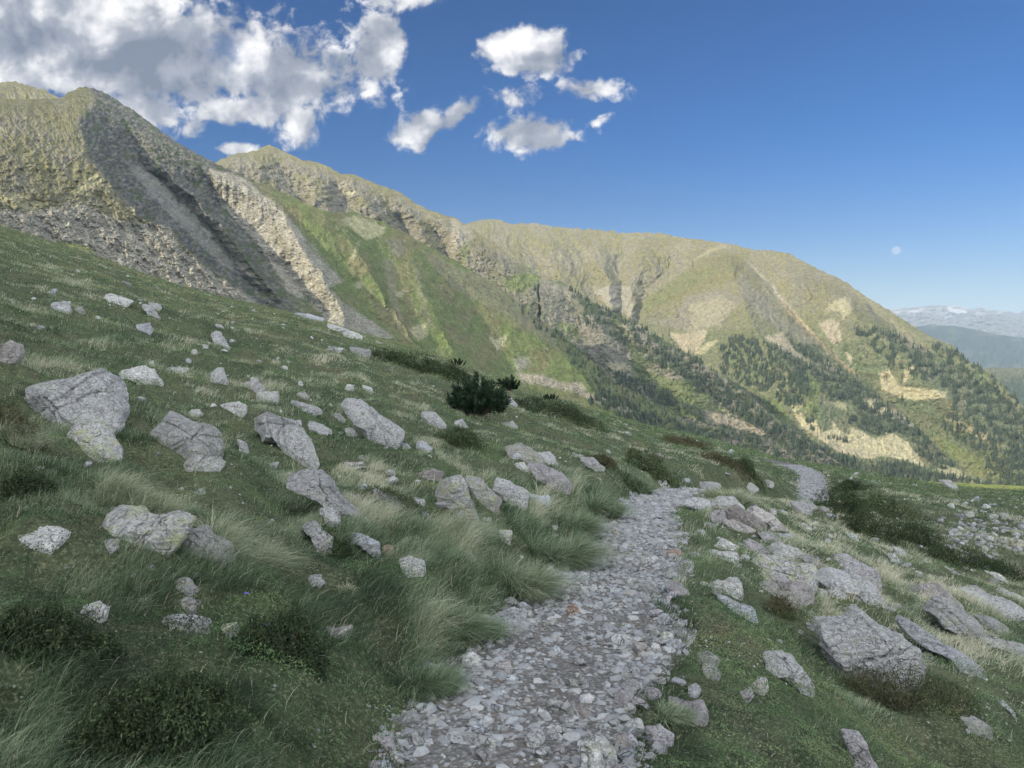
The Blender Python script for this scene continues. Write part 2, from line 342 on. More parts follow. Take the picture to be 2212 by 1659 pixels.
def paintA(PX, PY):
    n = fbm(PX / 60, PY / 60, 5, 61); n2 = fbm(PX / 9, PY / 6, 4, 71, .7); n3 = fbm(PX / 22, PY / 15, 4, 75, .65)
    left = np.broadcast_to(C['olive'], PX.shape + (3,)).copy()
    left = lerpc(left, C['rock'], sst(-.05, .3, n2 + n * .6)); left = lerpc(left, C['tan'], sst(.1, .4, n3) * .6)
    rightc = lerpc(np.broadcast_to(C['green'], PX.shape + (3,)), C['olive'], sst(-.15, .35, n + n2 * .5))
    face = lerpc(np.broadcast_to(C['dark'], PX.shape + (3,)), C['rock'], sst(-.2, .25, n2 + n3 * .5)); face = lerpc(face, C['dgreen'], sst(.02, .3, n3))  # rock and turf right of the crest, with shade painted in as darker albedo
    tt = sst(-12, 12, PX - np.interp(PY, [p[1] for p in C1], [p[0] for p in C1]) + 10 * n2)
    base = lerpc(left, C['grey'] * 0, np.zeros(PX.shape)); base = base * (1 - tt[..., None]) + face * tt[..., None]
    t2 = sst(480, 640, PX + n * 60 - (PY - 400) * .35)[..., None]; base = base * (1 - t2) + rightc * t2
    it = [('scree', p, .92) for p in pA_scree] + [
        ('pale', T('M1', [(560, 850), (660, 760), (770, 740), (740, 790), (600, 890), (570, 910)]), .6), ('pale', T('M1', [(0, 890), (60, 860), (230, 930), (330, 960), (250, 1050), (150, 990), (0, 960)]), .6),
        ('pale', T('M1', [(950, 1030), (980, 960), (985, 1000), (970, 1040)]), .8), ('meadow', T('M1', [(400, 1225), (640, 1265), (700, 1320), (450, 1265)]), .8),
        ('scree', T('M1', [(1180, 790), (1290, 880), (1450, 1000), (1600, 1120), (1720, 1280), (1900, 1560), (1750, 1440), (1560, 1150), (1400, 1000)]), .9),
        ('grey', T('M1', [(1040, 700), (1190, 810), (1420, 1020), (1620, 1260), (1800, 1500), (1600, 1400), (1300, 1100), (1100, 900), (900, 640)]), .6),
        ('dgreen', T('M1', [(1500, 1200), (1700, 1200), (1950, 1500), (1900, 1560), (1700, 1350)]), .45),
        ('tan', T('M2', [(120, 640), (250, 860), (220, 900), (100, 760)]), .7), ('olive', T('M2', [(380, 540), (560, 620), (560, 760), (400, 620)]), .6),
        ('green', T('M2', [(380, 840), (640, 1080), (700, 900), (500, 760), (320, 640)]), .5),
        ('pale', T('M2', [(610, 640), (720, 610), (940, 690), (940, 740), (800, 790), (700, 700)]), .75), ('rock', T('M2', [(940, 780), (1090, 790), (1080, 880), (1010, 920), (990, 860)]), .6),
        ('tan', T('M2', [(1180, 840), (1500, 1000), (1750, 1090), (2150, 1420), (2212, 1600), (1800, 1320), (1500, 1180), (1300, 1000)]), .6),
        ('pale', T('M2', [(770, 790), (720, 920), (670, 960), (690, 900), (740, 800)]), .7), ('pink', T('M2', [(730, 1090), (775, 1090), (765, 1140), (735, 1135)]), .8),
        ('tan', T('M2', [(910, 920), (1000, 940), (1020, 1150), (1050, 1300), (1060, 1480), (1000, 1340), (950, 1150)]), .7), ('tan', T('M2', [(1150, 930), (1200, 1000), (1240, 1250), (1310, 1450), (1240, 1400), (1170, 1150)]), .6),
        ('pale', T('M2', [(1110, 1430), (1230, 1390), (1250, 1480), (1190, 1520), (1140, 1480)]), .9), ('pale', T('M2', [(1010, 1190), (1060, 1150), (1110, 1150), (1060, 1200)]), .8),
        ('pale', T('M2', [(1690, 1480), (1740, 1510), (1830, 1480), (1820, 1540), (1760, 1590), (1700, 1520)]), .85), ('scree', T('M3', [(480, 1100), (590, 1080), (600, 1150), (500, 1200)]), .7), ('pink', pA_scree[3], .6)]
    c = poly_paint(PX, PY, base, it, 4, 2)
    scr = np.zeros(PX.shape)
    for p in pA_scree: scr = np.maximum(scr, inpoly(PX, PY, p))
    c = c * (1 + scr * 1.1 * fbm(PX / 3.2, PY / 2.6, 3, 83, .8))[..., None]
    sp = sst(.30, .42, fbm(PX / 3.4, PY / 2.4, 2, 81, .9)) * (sst(500, 700, PX) + .6 * (PX < 500))
    return c * (1 - .5 * sp[..., None]) + C['scree'] * .5 * sp[..., None]
m_mount = mat_attr('mountain_rock_and_turf', (.13, .5), .45, 1.4)
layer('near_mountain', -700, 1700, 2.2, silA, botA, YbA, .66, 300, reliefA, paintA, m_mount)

# ---- the ridge seen behind its left shoulder
sil0 = [(-700, 200), (-200, 150), (-60, 180), (0, 178), (35, 176), (60, 184), (100, 196), (130, 212), (170, 240), (260, 300)]
layer('shoulder_mountain', -700, 260, 3, sil0, [(-700, 420), (0, 330), (260, 360)], [(-700, 800), (260, 900)], .6, 70,
      lambda a, b, v: -ridged((a * .8 - b * .6) / 20, (a * .6 + b * .8) / 50, 4, 19) * 10 - np.abs(fbm(a / 6, b / 4, 3, 23, .8)) * 5,
      lambda a, b: lerpc(lerpc(np.broadcast_to(C['olive'], a.shape + (3,)), C['rock'], sst(0, .3, fbm(a / 9, b / 6, 4, 33, .7))), C['tan'], sst(0, .35, fbm(a / 30, b / 20, 3, 34)) * .6), m_mount)

# ---- the peak behind and its wooded rocky spur
silB = [(380, 420), (440, 365), (475, 345), (510, 332), (550, 326), (566, 319), (583, 313), (597, 320), (620, 330), (650, 345), (690, 352), (715, 362), (735, 377), (748, 374), (765, 378), (780, 383), (820, 400), (860, 412), (890, 435), (930, 455), (980, 470), (1005, 484), (1050, 515), (1106, 553), (1140, 576), (1181, 600),
        (1216, 610), (1256, 640), (1306, 665), (1386, 705), (1456, 747), (1506, 775), (1556, 810), (1606, 845), (1646, 878), (1696, 918), (1756, 960), (1830, 1010), (1900, 1060)]
botB = [(380, 620), (700, 700), (1106, 870), (1300, 930), (1500, 975), (1756, 1040), (1900, 1080)]
YbB = [(380, 1050), (900, 1000), (1200, 940), (1500, 900), (1900, 930)]
def L_(c, pts, offs): return [(x, y, o) for (x, y), o in zip(T(c, pts), offs)]
LB = [L_('M2', [(60, 90), (20, 300), (60, 600)], [-6, -20, -20]), L_('M2', [(140, 100), (200, 300), (330, 500), (420, 600)], [6, 20, 26, 26]),
      L_('M2', [(300, 180), (380, 300), (420, 420), (460, 600)], [-4, -18, -22, -22]), L_('M2', [(420, 210), (500, 400), (520, 600)], [-8, -16, -18]), L_('M2', [(640, 320), (575, 420), (610, 520), (640, 620)], [14, 26, 28, 24]),
      L_('M2', [(690, 300), (760, 450), (850, 560), (900, 700)], [-6, -18, -24, -24]), L_('M2', [(880, 390), (980, 560), (1060, 640), (1090, 720), (1120, 800)], [4, 18, 40, 44, 40]),
      L_('M2', [(1130, 500), (1150, 620), (1220, 760), (1280, 900)], [-4, -12, -14, -12]), L_('M2', [(1160, 520), (1270, 640), (1340, 770), (1390, 870), (1420, 1000)], [4, 18, 30, 34, 30]),
      L_('M2', [(1380, 600), (1440, 740), (1500, 900), (1560, 1000)], [-4, -14, -18, -14]), L_('M2', [(1480, 640), (1700, 860), (1900, 960), (2050, 1060)], [-10, -20, -16, -6]),
      L_('M3', [(560, 520), (420, 600), (400, 900)], [6, 16, 16]), L_('M3', [(720, 520), (640, 640), (700, 800), (850, 1000)], [-8, -14, -14, -6]), L_('M3', [(800, 520), (900, 700), (960, 900), (1000, 1100)], [0, 8, 14, 14]),
      L_('M3', [(1000, 600), (1060, 760), (1120, 950), (1190, 1150)], [-6, -14, -18, -10]), L_('M3', [(1150, 720), (1260, 900), (1310, 1050), (1350, 1200)], [6, 16, 20, 12]), L_('M3', [(1250, 760), (1450, 950), (1600, 1150), (1800, 1400)], [-8, -12, -12, -8]), L_('M3', [(1500, 900), (1750, 1150), (1950, 1400), (2100, 1560)], [0, 8, 12, 8])]
def reliefB(PX, PY, v):
    a = PX * .88 - PY * .45; b = PX * .45 + PY * .88
    k = np.clip((1150 - PX) / 300, 0, 1) * .5 + .5
    return ribs(PX, PY, LB) * sst(0, .12, v) - (ridged(a / 30, b / 60, 5, 105) - .3) * 13 * k - fbm(PX / 15, PY / 11, 4, 109, .7) * 14 * k - np.abs(fbm(PX / 7, PY / 6, 3, 107, .75)) * 3
def paintB(PX, PY):
    n = fbm(PX / 50, PY / 40, 4, 161); n2 = fbm(PX / 9, PY / 7, 4, 171, .7)
    base = lerpc(np.broadcast_to(C['tan'] * .86, PX.shape + (3,)), C['rock'], sst(-.2, .25, n2)); base = lerpc(base, C['olive'], sst(-.05, .3, n) * .8)
    t = sst(1040, 1180, PX + n * 50)
    low = lerpc(np.broadcast_to(np.array((.085, .102, .055)), PX.shape + (3,)), C['rock'], sst(-.1, .15, n2 + n * .7)); low = lerpc(low, C['dgreen'], sst(0, .3, -n) * .8)
    base = base * (1 - t[..., None]) + low * t[..., None]
    top = pl(silB, PX); tb = (1 - sst(2, 16, PY - top)) * (PX < 1080); base = lerpc(base, C['olive'] * 1.05, tb * .8)
    it = [('pink', T('M2', [(640, 340), (560, 440), (600, 520), (640, 460), (690, 350)]), .5), ('pale', T('M2', [(640, 420), (720, 420), (700, 470), (640, 460)]), .7), ('pink', T('M2', [(380, 300), (350, 400), (420, 480), (440, 320)]), .5),
          ('scree', T('M2', [(1420, 620), (1560, 700), (1600, 760), (1450, 880), (1420, 800)]), .6), ('green', T('M2', [(1470, 840), (1540, 800), (1560, 900), (1500, 960)]), .6), ('pink', T('M2', [(1440, 660), (1480, 760), (1440, 900), (1390, 860)]), .5),
          ('green', T('M3', [(400, 520), (560, 470), (700, 500), (540, 620), (440, 600)]), .8), ('green', T('M3', [(740, 820), (930, 850), (980, 980), (850, 900)]), .7), ('rock', T('M3', [(640, 560), (860, 560), (1000, 740), (900, 840), (640, 760)]), .6),
          ('rock', T('M3', [(960, 830), (1180, 900), (1320, 1050), (1340, 1190), (1200, 1190), (1050, 1080), (950, 960)]), .7), ('yellow', T('M3', [(1150, 1130), (1300, 1120), (1340, 1180), (1200, 1190)]), .6),
          ('green', T('M3', [(1330, 1110), (1500, 1200), (1700, 1260), (1900, 1350), (2000, 1480), (1800, 1480), (1500, 1330), (1340, 1220)]), .7), ('pink', T('M3', [(1850, 1480), (2000, 1500), (2212, 1570), (2350, 1640), (2300, 1660), (1900, 1540)]), .9),
          ('pale', T('M3', [(1980, 1410), (2060, 1500), (2030, 1510), (1970, 1440)]), .7), ('scree', T('M3', [(1330, 1270), (1460, 1310), (1440, 1380), (1380, 1370)]), .6), ('green', T('M3', [(1500, 1340), (1800, 1480), (1900, 1560), (1600, 1500)]), .8)]
    c = poly_paint(PX, PY, base, it, 4, 3)
    sp = sst(.28, .4, fbm(PX / 4, PY / 3, 2, 181, .9)) * (PX > 1180)
    return lerpc(c, C['scree'], sp * .45)
layer('middle_mountain', 380, 1900, 2.4, silB, botB, YbB, .72, 240, reliefB, paintB, m_mount)

# ---- the long rounded mountain on the right
silD = [(880, 520), (940, 500), (1000, 485), (1020, 479), (1045, 474), (1075, 475), (1106, 483), (1160, 483), (1200, 490), (1250, 494), (1300, 497), (1316, 500), (1321, 496), (1326, 498), (1335, 503), (1380, 503), (1431, 503), (1460, 511), (1530, 520), (1580, 527), (1620, 539), (1660, 540), (1706, 547), (1736, 565), (1766, 580), (1806, 597), (1831, 612), (1871, 640),
        (1896, 655), (1916, 667), (1946, 687), (1981, 710), (2006, 725), (2056, 745), (2086, 775), (2131, 800), (2166, 830), (2196, 865), (2212, 880), (2330, 960), (2480, 1030), (2700, 1080)]
botD = [(880, 800), (1106, 880), (1300, 930), (1500, 975), (1620, 1010), (1706, 1025), (1850, 1035), (1950, 1040), (2100, 1048), (2212, 1053), (2700, 1090)]
YbD = [(880, 1500), (1300, 1250), (1500, 1120), (1700, 1000), (2212, 960), (2700, 1000)]
LD = [L_('M3', [(250, 100), (300, 300), (450, 500)], [-12, -20, -20]), L_('M3', [(520, 120), (600, 320), (700, 480), (760, 600)], [0, 14, 22, 24]), L_('M3', [(700, 120), (760, 320), (840, 600)], [-8, -16, -20]), L_('M3', [(840, 150), (940, 360), (1040, 520), (1070, 640)], [4, 20, 28, 26]),
      L_('M3', [(1050, 160), (1100, 350), (1180, 600)], [-10, -20, -22]), L_('M3', [(1200, 170), (1250, 330), (1260, 480), (1240, 700)], [6, 30, 34, 30]), L_('M3', [(1420, 180), (1400, 400), (1340, 600), (1330, 800)], [-10, -14, -6, 10]),
      L_('M3', [(1700, 220), (1600, 430), (1400, 650), (1380, 850)], [10, 22, 36, 42]),
      L_('M3', [(2010, 260), (2060, 400), (2160, 700), (2250, 900), (2500, 1200), (2700, 1500)], [-30, -60, -90, -95, -70, -40]),
      L_('M4', [(180, 0), (440, 320), (700, 590), (1000, 870), (1250, 1080), (1500, 1300), (1800, 1600)], [-10, 5, 20, 34, 36, 30, 12]),
      L_('M4', [(560, 0), (800, 180), (1000, 420), (1300, 700), (1700, 1100), (2212, 1550)], [-16, -24, -34, -44, -44, -20]), L_('M4', [(900, 160), (1120, 420), (1700, 800), (2212, 1200), (2600, 1500)], [6, 10, 10, 8, 6])]
def reliefD(PX, PY, v):
    b = PY / 60; k = sst(600, 720, PY) * .5 + .5
    return ribs(PX, PY, LD) * sst(0, .1, v) - (ridged((PX - PY * .25) / 30 + fbm(PX / 60, PY / 60, 3, 204) * 1.5, PY / 85, 4, 205) - .3) * 12 * np.where(PX < 1500, 1, .5) - (ridged(PX / 11, PY / 14, 4, 207) - .3) * 2 - fbm(PX / 18, PY / 13, 5, 208, .7) * (6 - 3.2 * sst(1400, 1500, PX)) - np.abs(fbm(PX / 5, PY / 4, 2, 209, .8)) * 1.6 * k
def paintD(PX, PY):
    n = fbm(PX / 60, PY / 45, 4, 261); n2 = fbm(PX / 9, PY / 7, 4, 271, .7); st = fbm((PX - PY * .6) / 7, PY / 60, 3, 281)
    up = lerpc(np.broadcast_to(C['olive'] * 1.1, PX.shape + (3,)), C['tan'], sst(-.2, .3, n + st * .6)); up = lerpc(up, C['rock'] * .85, sst(-.05, .25, n2 + .5 * st) * .75)
    lo = lerpc(np.broadcast_to(np.array((.085, .108, .056)), PX.shape + (3,)), np.array((.118, .122, .072)), sst(-.2, .3, n2 + n)); lo = lerpc(lo, C['dgreen'], sst(.0, .3, -n2) * .25)
    t = sst(630, 760, PY + n * 70 - (PX > 1900) * (PX - 1900) * .15); base = up * (1 - t[..., None]) + lo * t[..., None]
    it = [('olive', T('M3', [(1370, 700), (1600, 550), (1850, 370), (2200, 320), (2150, 500), (1750, 640), (1450, 780)]), .85), ('green', T('M3', [(1400, 690), (1700, 480), (2000, 420), (1700, 620), (1450, 760)]), .35),
          ('rock', T('M3', [(1740, 640), (2000, 600), (2150, 660), (1980, 860), (1740, 900), (1500, 830), (1650, 780)]), .7), ('yellow', T('M3', [(1760, 700), (1980, 640), (2100, 700), (1960, 850), (1750, 890)]), .3),
          ('scree', T('M3', [(1060, 600), (1200, 560), (1340, 570), (1340, 700), (1370, 820), (1300, 790), (1150, 700)]), .75), ('pink', T('M3', [(1600, 900), (1720, 910), (1890, 880), (1870, 960), (1790, 1060), (1720, 1040), (1620, 940)]), .8),
          ('yellow', T('M3', [(1970, 950), (1860, 1060), (1780, 1070), (1880, 980)]), .7), ('tan', T('M3', [(1860, 370), (1700, 460), (1560, 540), (1640, 470), (1780, 390)]), .9), ('yellow', T('M3', [(2050, 260), (1900, 330), (1780, 380), (1900, 300)]), .5),
          ('orange', T('M4', [(390, 210), (440, 300), (560, 430), (720, 600), (880, 760), (1000, 860), (940, 840), (760, 680), (600, 530), (470, 390)]), .75), ('scree', T('M4', [(160, 0), (230, 60), (400, 230), (560, 420), (480, 360), (330, 200)]), .6),
          ('rock', T('M4', [(130, 100), (350, 350), (700, 640), (600, 640), (300, 440), (160, 260)]), .55), ('tan', T('M4', [(300, 0), (560, 0), (640, 60), (560, 150), (420, 200)]), .6),
          ('pink', T('M4', [(720, 490), (800, 460), (870, 490), (885, 620), (830, 655), (780, 590)]), .9), ('yellow', T('M4', [(830, 330), (930, 280), (970, 380), (890, 470), (880, 400), (750, 400)]), .6), ('pink', T('M4', [(910, 700), (950, 715), (970, 790), (930, 760)]), .9),
          ('pink', T('M4', [(740, 745), (800, 780), (880, 860), (800, 845)]), .9), ('pink', T('M4', [(320, 590), (450, 550), (560, 700), (650, 770), (450, 690)]), .75), ('tan', T('M4', [(450, 420), (620, 560), (740, 640), (640, 640), (450, 540)]), .6),
          ('yellow', T('M4', [(540, 1150), (600, 1145), (640, 1230), (690, 1190), (740, 1290), (820, 1260), (810, 1190), (870, 1270), (950, 1300), (960, 1240), (1130, 1330), (1260, 1290), (1370, 1360), (1430, 1450), (1500, 1540), (1380, 1500), (1180, 1450), (1100, 1475), (900, 1440), (740, 1340), (600, 1250)]), 1),
          ('pink', T('M4', [(600, 1250), (740, 1300), (900, 1390), (1120, 1440), (1100, 1475), (900, 1440), (740, 1345)]), .6),
          ('yellow', T('M4', [(1070, 1050), (1120, 1020), (1250, 1100), (1450, 1250), (1400, 1245), (1250, 1180), (1100, 1110)]), .8), ('grey', T('M4', [(1200, 1110), (1300, 1150), (1460, 1260), (1400, 1245), (1280, 1190)]), .8),
          ('yellow', T('M4', [(1150, 850), (1230, 820), (1300, 950), (1450, 960), (1650, 985), (1640, 1030), (1450, 1050), (1300, 1030), (1180, 970)]), .9), ('pink', T('M4', [(1160, 870), (1200, 860), (1300, 1000), (1250, 1030)]), .5),
          ('tan', T('M4', [(1230, 540), (1400, 590), (1560, 700), (1480, 700), (1330, 640)]), 1), ('tan', T('M4', [(900, 180), (1100, 300), (1350, 520), (1480, 620), (1300, 560), (1100, 400)]), .5), ('dark', T('M4', [(1040, 320), (1080, 350), (1160, 450), (1110, 420)]), .8),
          ('pale', T('M4', [(1550, 1490), (1700, 1540), (1790, 1600), (1760, 1625), (1600, 1570)]), .95), ('yellow', T('M4', [(1640, 1180), (1800, 1220), (1950, 1300), (1920, 1345), (1750, 1250)]), .75), ('yellow', T('M4', [(1340, 830), (1420, 800), (1380, 880), (1340, 930)]), .8),
          ('tan', T('M4', [(1470, 820), (1560, 820), (1640, 900), (1540, 890)]), .7), ('yellow', T('M4', [(1700, 1060), (1820, 1050), (1800, 1080), (1710, 1090)]), .6), ('scree', T('M4', [(1800, 990), (2000, 1130), (1990, 1150), (1850, 1040)]), .5),
          ('pale', T('M4', [(510, 1080), (600, 1090), (560, 1130), (540, 1140)]), .8), ('pale', T('M4', [(740, 1060), (930, 1070), (930, 1130), (830, 1090)]), .6), ('green', T('M4', [(640, 820), (740, 960), (700, 1180), (620, 1120), (640, 960)]), .7),
          ('green', T('M4', [(290, 1010), (420, 1060), (540, 1200), (500, 1240), (350, 1120)]), .7), ('meadow', T('M4', [(1550, 1290), (1900, 1480), (2212, 1600), (2212, 1640), (1850, 1600), (1600, 1400)]), .3), ('pale', T('M4', [(1500, 1540), (1900, 1650), (1850, 1659), (1600, 1600)]), .5)]
    c = poly_paint(PX, PY, base, it, 3.2, 5)
    sp = sst(.30, .42, fbm(PX / 4, PY / 3, 2, 291, .9)) * sst(640, 760, PY)
    return lerpc(c, C['pale'], sp * .4)
layer('far_rounded_mountain', 880, 2700, 2.2, silD, botD, YbD, .60, 280, reliefD, paintD, m_mount)

# ---- very far ranges
m_far = mat_attr('far_range', (.02, .06), .2, 4.0)
def snowpaint(PX, PY):
    base = np.broadcast_to(np.array((.16, .15, .13)), PX.shape + (3,)).copy()
    n = fbm(PX / 25, PY / 5, 4, 301)
    s = sst(.08, .2, n) * sst(682, 676, PY + 0 * PX) ; base = lerpc(base, np.array((.42, .42, .44)), np.clip(s, 0, 1) * .6)
    return poly_paint(PX, PY, base, [((.42, .41, .43), T('M4', [(1650, 370), (1800, 400), (1790, 415), (1680, 410)]), .9), ((.42, .41, .43), T('M4', [(1360, 410), (1450, 385), (1440, 405), (1370, 420)]), .8), ((.32, .32, .34), T('M4', [(1620, 430), (1700, 440), (1640, 455)]), .7), ((.32, .32, .34), T('M4', [(1770, 445), (1820, 440), (1800, 455)]), .7)], 1.5, 4)
layer('snowy_range', 1700, 3000, 3, [(1700, 690), (1860, 668), (1925, 666), (1980, 664), (2010, 660), (2050, 659), (2080, 662), (2100, 668), (2118, 664), (2135, 669), (2180, 672), (2200, 678), (2215, 670), (2300, 655), (2500, 640), (3000, 690)], [(1700, 740), (3000, 760)], [(1700, 8300), (3000, 8300)], .3, 50,
      lambda a, b, v: -ridged(a / 30, b / 10, 4, 311) * 130, snowpaint, m_far, back=2500, silnoise=.35, speck=.3)
layer('wooded_range', 1700, 3000, 3, [(1700, 760), (1900, 735), (1960, 708), (2010, 702), (2060, 704), (2110, 712), (2150, 722), (2212, 730), (2300, 745), (2500, 720), (3000, 760)], [(1700, 850), (3000, 900)], [(1700, 5200), (3000, 5200)], .35, 50,
      lambda a, b, v: -ridged(a / 40, b / 60, 4, 331) * 90, lambda a, b: lerpc(np.broadcast_to(np.array((.028, .04, .025)), a.shape + (3,)), np.array((.07, .075, .045)), sst(.1, .35, fbm(a / 30, b / 14, 3, 333))), m_far, back=1500, silnoise=.25, speck=.3)
layer('low_wooded_hill', 1950, 3000, 3, [(1950, 850), (2060, 812), (2100, 798), (2140, 794), (2212, 795), (2350, 780), (3000, 830)], [(1950, 960), (3000, 1020)], [(1950, 2300), (3000, 2300)], .4, 60,
      lambda a, b, v: -ridged(a / 30, b / 40, 4, 341) * 25, lambda a, b: lerpc(np.broadcast_to(C['olive'] * .85, a.shape + (3,)), C['wood'], sst(-.15, .15, fbm(a / 8, b / 5, 3, 343) + (b - 815) / 60)), m_mount, back=500, silnoise=.5)
# ---- valley floor between the hillside and the mountains
def paintV(a, b):
    base = lerpc(np.broadcast_to(C['meadow'] * 1.05, a.shape + (3,)), C['olive'], sst(.1, .4, fbm(a / 20, b / 3, 3, 351)))
    return lerpc(base, C['green'], sst(-.1, .3, fbm(a / 40, b / 5, 3, 353)) * .6 * (a < 1850))
layer('valley_floor', 1100, 2900, 6, [(1100, 850), (1300, 895), (1440, 912), (1520, 935), (1620, 985), (1706, 1015), (1850, 1031), (1950, 1037), (2100, 1045), (2212, 1050), (2900, 1085)], [(1100, 960), (1440, 1010), (1700, 1090), (1950, 1120), (2900, 1170)], [(1100, 560), (1440, 600), (2900, 690)], -.02, 40,
      lambda a, b, v: fbm(a / 60, b / 30, 3, 361) * 4, paintV, m_mount, back=60, silnoise=.2, speck=.4)
# ---- shading flank of the home mountain, outside the picture to the left and behind
def home_flank():
    s = np.linspace(-1, 1, 90); t = np.linspace(-1, 1, 60)
    S, Tt = np.meshgrid(s, t, indexing='ij')
    cx = -250 + S * -60 ; cy = -120 + S * 300
    X = cx + Tt * 190; Y = cy - Tt * 40
    H = 185 * (1 - np.abs(Tt)) ** 1.0 * (1 - np.abs(S) ** 3) + 10 * fbm(X / 60, Y / 60, 4, 371)
    Z = -14 + 6 * 0 + H + np.where(X < -60, (-60 - X) * .05, 0) - np.where(np.abs(S) > .97, 30, 0)
    V = np.stack([X, Y, Z], -1).reshape(-1, 3); f = grid_faces(90, 60)
    me = mesh_np('home_mountain', V, f.ravel(), np.full(len(f), 4), m_mount, {'col': np.broadcast_to(C['olive'], (len(V), 3))})
    tag(link('home_mountain', me), kind='structure')
home_flank()
# ---- terrain under everything, to the horizon
mg, N = new_mat('deep_terrain'); geo = N.n('ShaderNodeNewGeometry')
finish(N, N.mix(N.noise(geo.outputs['Position'], .004, 6, .6), (.05, .07, .03), (.12, .12, .06)), .95)
bm = bmesh.new(); bmesh.ops.create_grid(bm, x_segments=8, y_segments=8, size=12000)
for vv in bm.verts: vv.co.z = -345; vv.co.y += 4000
me = bpy.data.meshes.new('terrain'); bm.to_mesh(me); bm.free(); me.materials.append(mg)
tag(link('terrain', me), kind='structure')
# ================================================================ HILLSIDE
skyl = [(-300, 380), (0, 490), (100, 522), (200, 555), (300, 592), (400, 625), (500, 650), (600, 672), (700, 697), (800, 727), (850, 741), (940, 765), (1000, 790), (1060, 812), (1106, 832), (1156, 847), (1206, 862), (1256, 880), (1306, 895), (1406, 925), (1506, 946), (1606, 972), (1656, 988), (1706, 999), (1806, 1010), (1906, 1028), (2006, 1047), (2106, 1058), (2212, 1063), (2500, 1075), (3200, 1090)]
_sk = np.array(skyl, float)
def Esk(u): return np.where(u < (_sk[0, 0] - CX) / F, (HY - _sk[0, 1]) / F - .295 * (u - (_sk[0, 0] - CX) / F), (HY - np.interp(CX + F * u, _sk[:, 0], _sk[:, 1])) / F)
def nat(X, Y):
    plane = -.295 * X - .058 * Y
    Yp = np.maximum(Y, 8.0); u = X / Yp
    cc = .35 + 1.27 * np.exp(-Yp / 45) + np.maximum(0, Yp - 105) ** 2 * .0035
    cc = np.where(Yp > 190, .35 + 85 ** 2 * .0035 + (Yp - 190) * .6, cc)
    far = EYE + (Esk(u) + .0045) * Yp - cc
    w_ = sst(12, 34, Y)
    return plane * (1 - w_) + far * w_
# the trail: centre points measured in the photograph and set at their distance on the slope; behind the camera it runs on
tr = []
for (px, py, Y) in [(1088, 1659, 3.28), (1125, 1530, 3.98), (1180, 1430, 4.75), (1260, 1355, 5.7), (1285, 1280, 6.9), (1345, 1205, 8.7), (1370, 1140, 11.3), (1398, 1095, 14.4), (1446, 1065, 18.9), (1518, 1046, 23.5)]:
    X = (px - CX) / F * Y; tr.append((X, Y, -.295 * X - .058 * Y))
tr = [(-.35, -6, -.25), (-.2, -1, -.02), (-.1, 1.6, -.08)] + tr + [(8.3, 28, -4.3), (11.6, 31.5, -5.15), (14.2, 38, -5.75), (16.6, 45, -6.3), (17.6, 52, -6.95), (16.5, 60, -7.6), (12, 72, -8.3)]
tr = np.array(tr, float)
def catmull(P, n=14):
    out = []
    P = np.vstack([2 * P[0] - P[1], P, 2 * P[-1] - P[-2]])
    for i in range(1, len(P) - 2):
        t = np.linspace(0, 1, n, endpoint=False)[:, None]; a, b, c, d = P[i - 1:i + 3]
        out.append(.5 * ((2 * b) + (c - a) * t + (2 * a - 5 * b + 4 * c - d) * t ** 2 + (3 * b - a - 3 * c + d) * t ** 3))
    return np.vstack(out + [P[-2:-1]])
TR = catmull(tr)
HW = np.interp(TR[:, 1], [-6, 3.3, 4, 4.8, 5.7, 6.9, 8.7, 11.3, 14.4, 18.9, 23, 30, 60], [.50, .50, .52, .64, .66, .60, .66, .6, .5, .55, .45, .55, .65])
def trail(X, Y):
    """signed distance to the trail centre (minus = uphill side), trail height, half width"""
    X = np.asarray(X, float); Y = np.asarray(Y, float); sh = X.shape; X = X.ravel(); Y = Y.ravel()
    best = np.full(X.shape, 1e9); sd_ = None; zz = np.zeros(X.shape); hw = np.ones(X.shape)
    near = (X > -8) & (X < 30) & (Y < 85); xi, yi = X[near], Y[near]
    o_ = np.argsort(yi); xs_, ys_ = xi[o_], yi[o_]; m_ = len(ys_)
    b_, s_, z_, h_ = (np.full(m_, 9.0), np.where(xs_ < np.interp(ys_, TR[:, 1], TR[:, 0]), -1, 1), np.zeros(m_), np.ones(m_))
    for i in range(len(TR) - 1):
        ax, ay, az = TR[i]; bx, by, bz = TR[i + 1]; dx, dy = bx - ax, by - ay; L2 = dx * dx + dy * dy + 1e-12
        lo, hi = np.searchsorted(ys_, [min(ay, by) - 3.2, max(ay, by) + 3.2])
        if hi <= lo: continue
        X_, Y_ = xs_[lo:hi], ys_[lo:hi]
        t = np.clip(((X_ - ax) * dx + (Y_ - ay) * dy) / L2, 0, 1); qx = X_ - ax - t * dx; qy = Y_ - ay - t * dy
        d = np.hypot(qx, qy); k = np.nonzero(d < b_[lo:hi])[0]; kk = k + lo
        b_[kk] = d[k]; s_[kk] = np.where((qx * dy - qy * dx) > 0, 1, -1)[k]; z_[kk] = (az + t * (bz - az))[k]; h_[kk] = (HW[i] + t * (HW[i + 1] - HW[i]))[k]
    inv = np.empty(m_, int); inv[o_] = np.arange(m_); b_, s_, z_, h_ = b_[inv], s_[inv], z_[inv], h_[inv]
    best[near] = b_ * s_; zz[near] = z_; hw[near] = h_
    return best.reshape(sh), zz.reshape(sh), hw.reshape(sh)
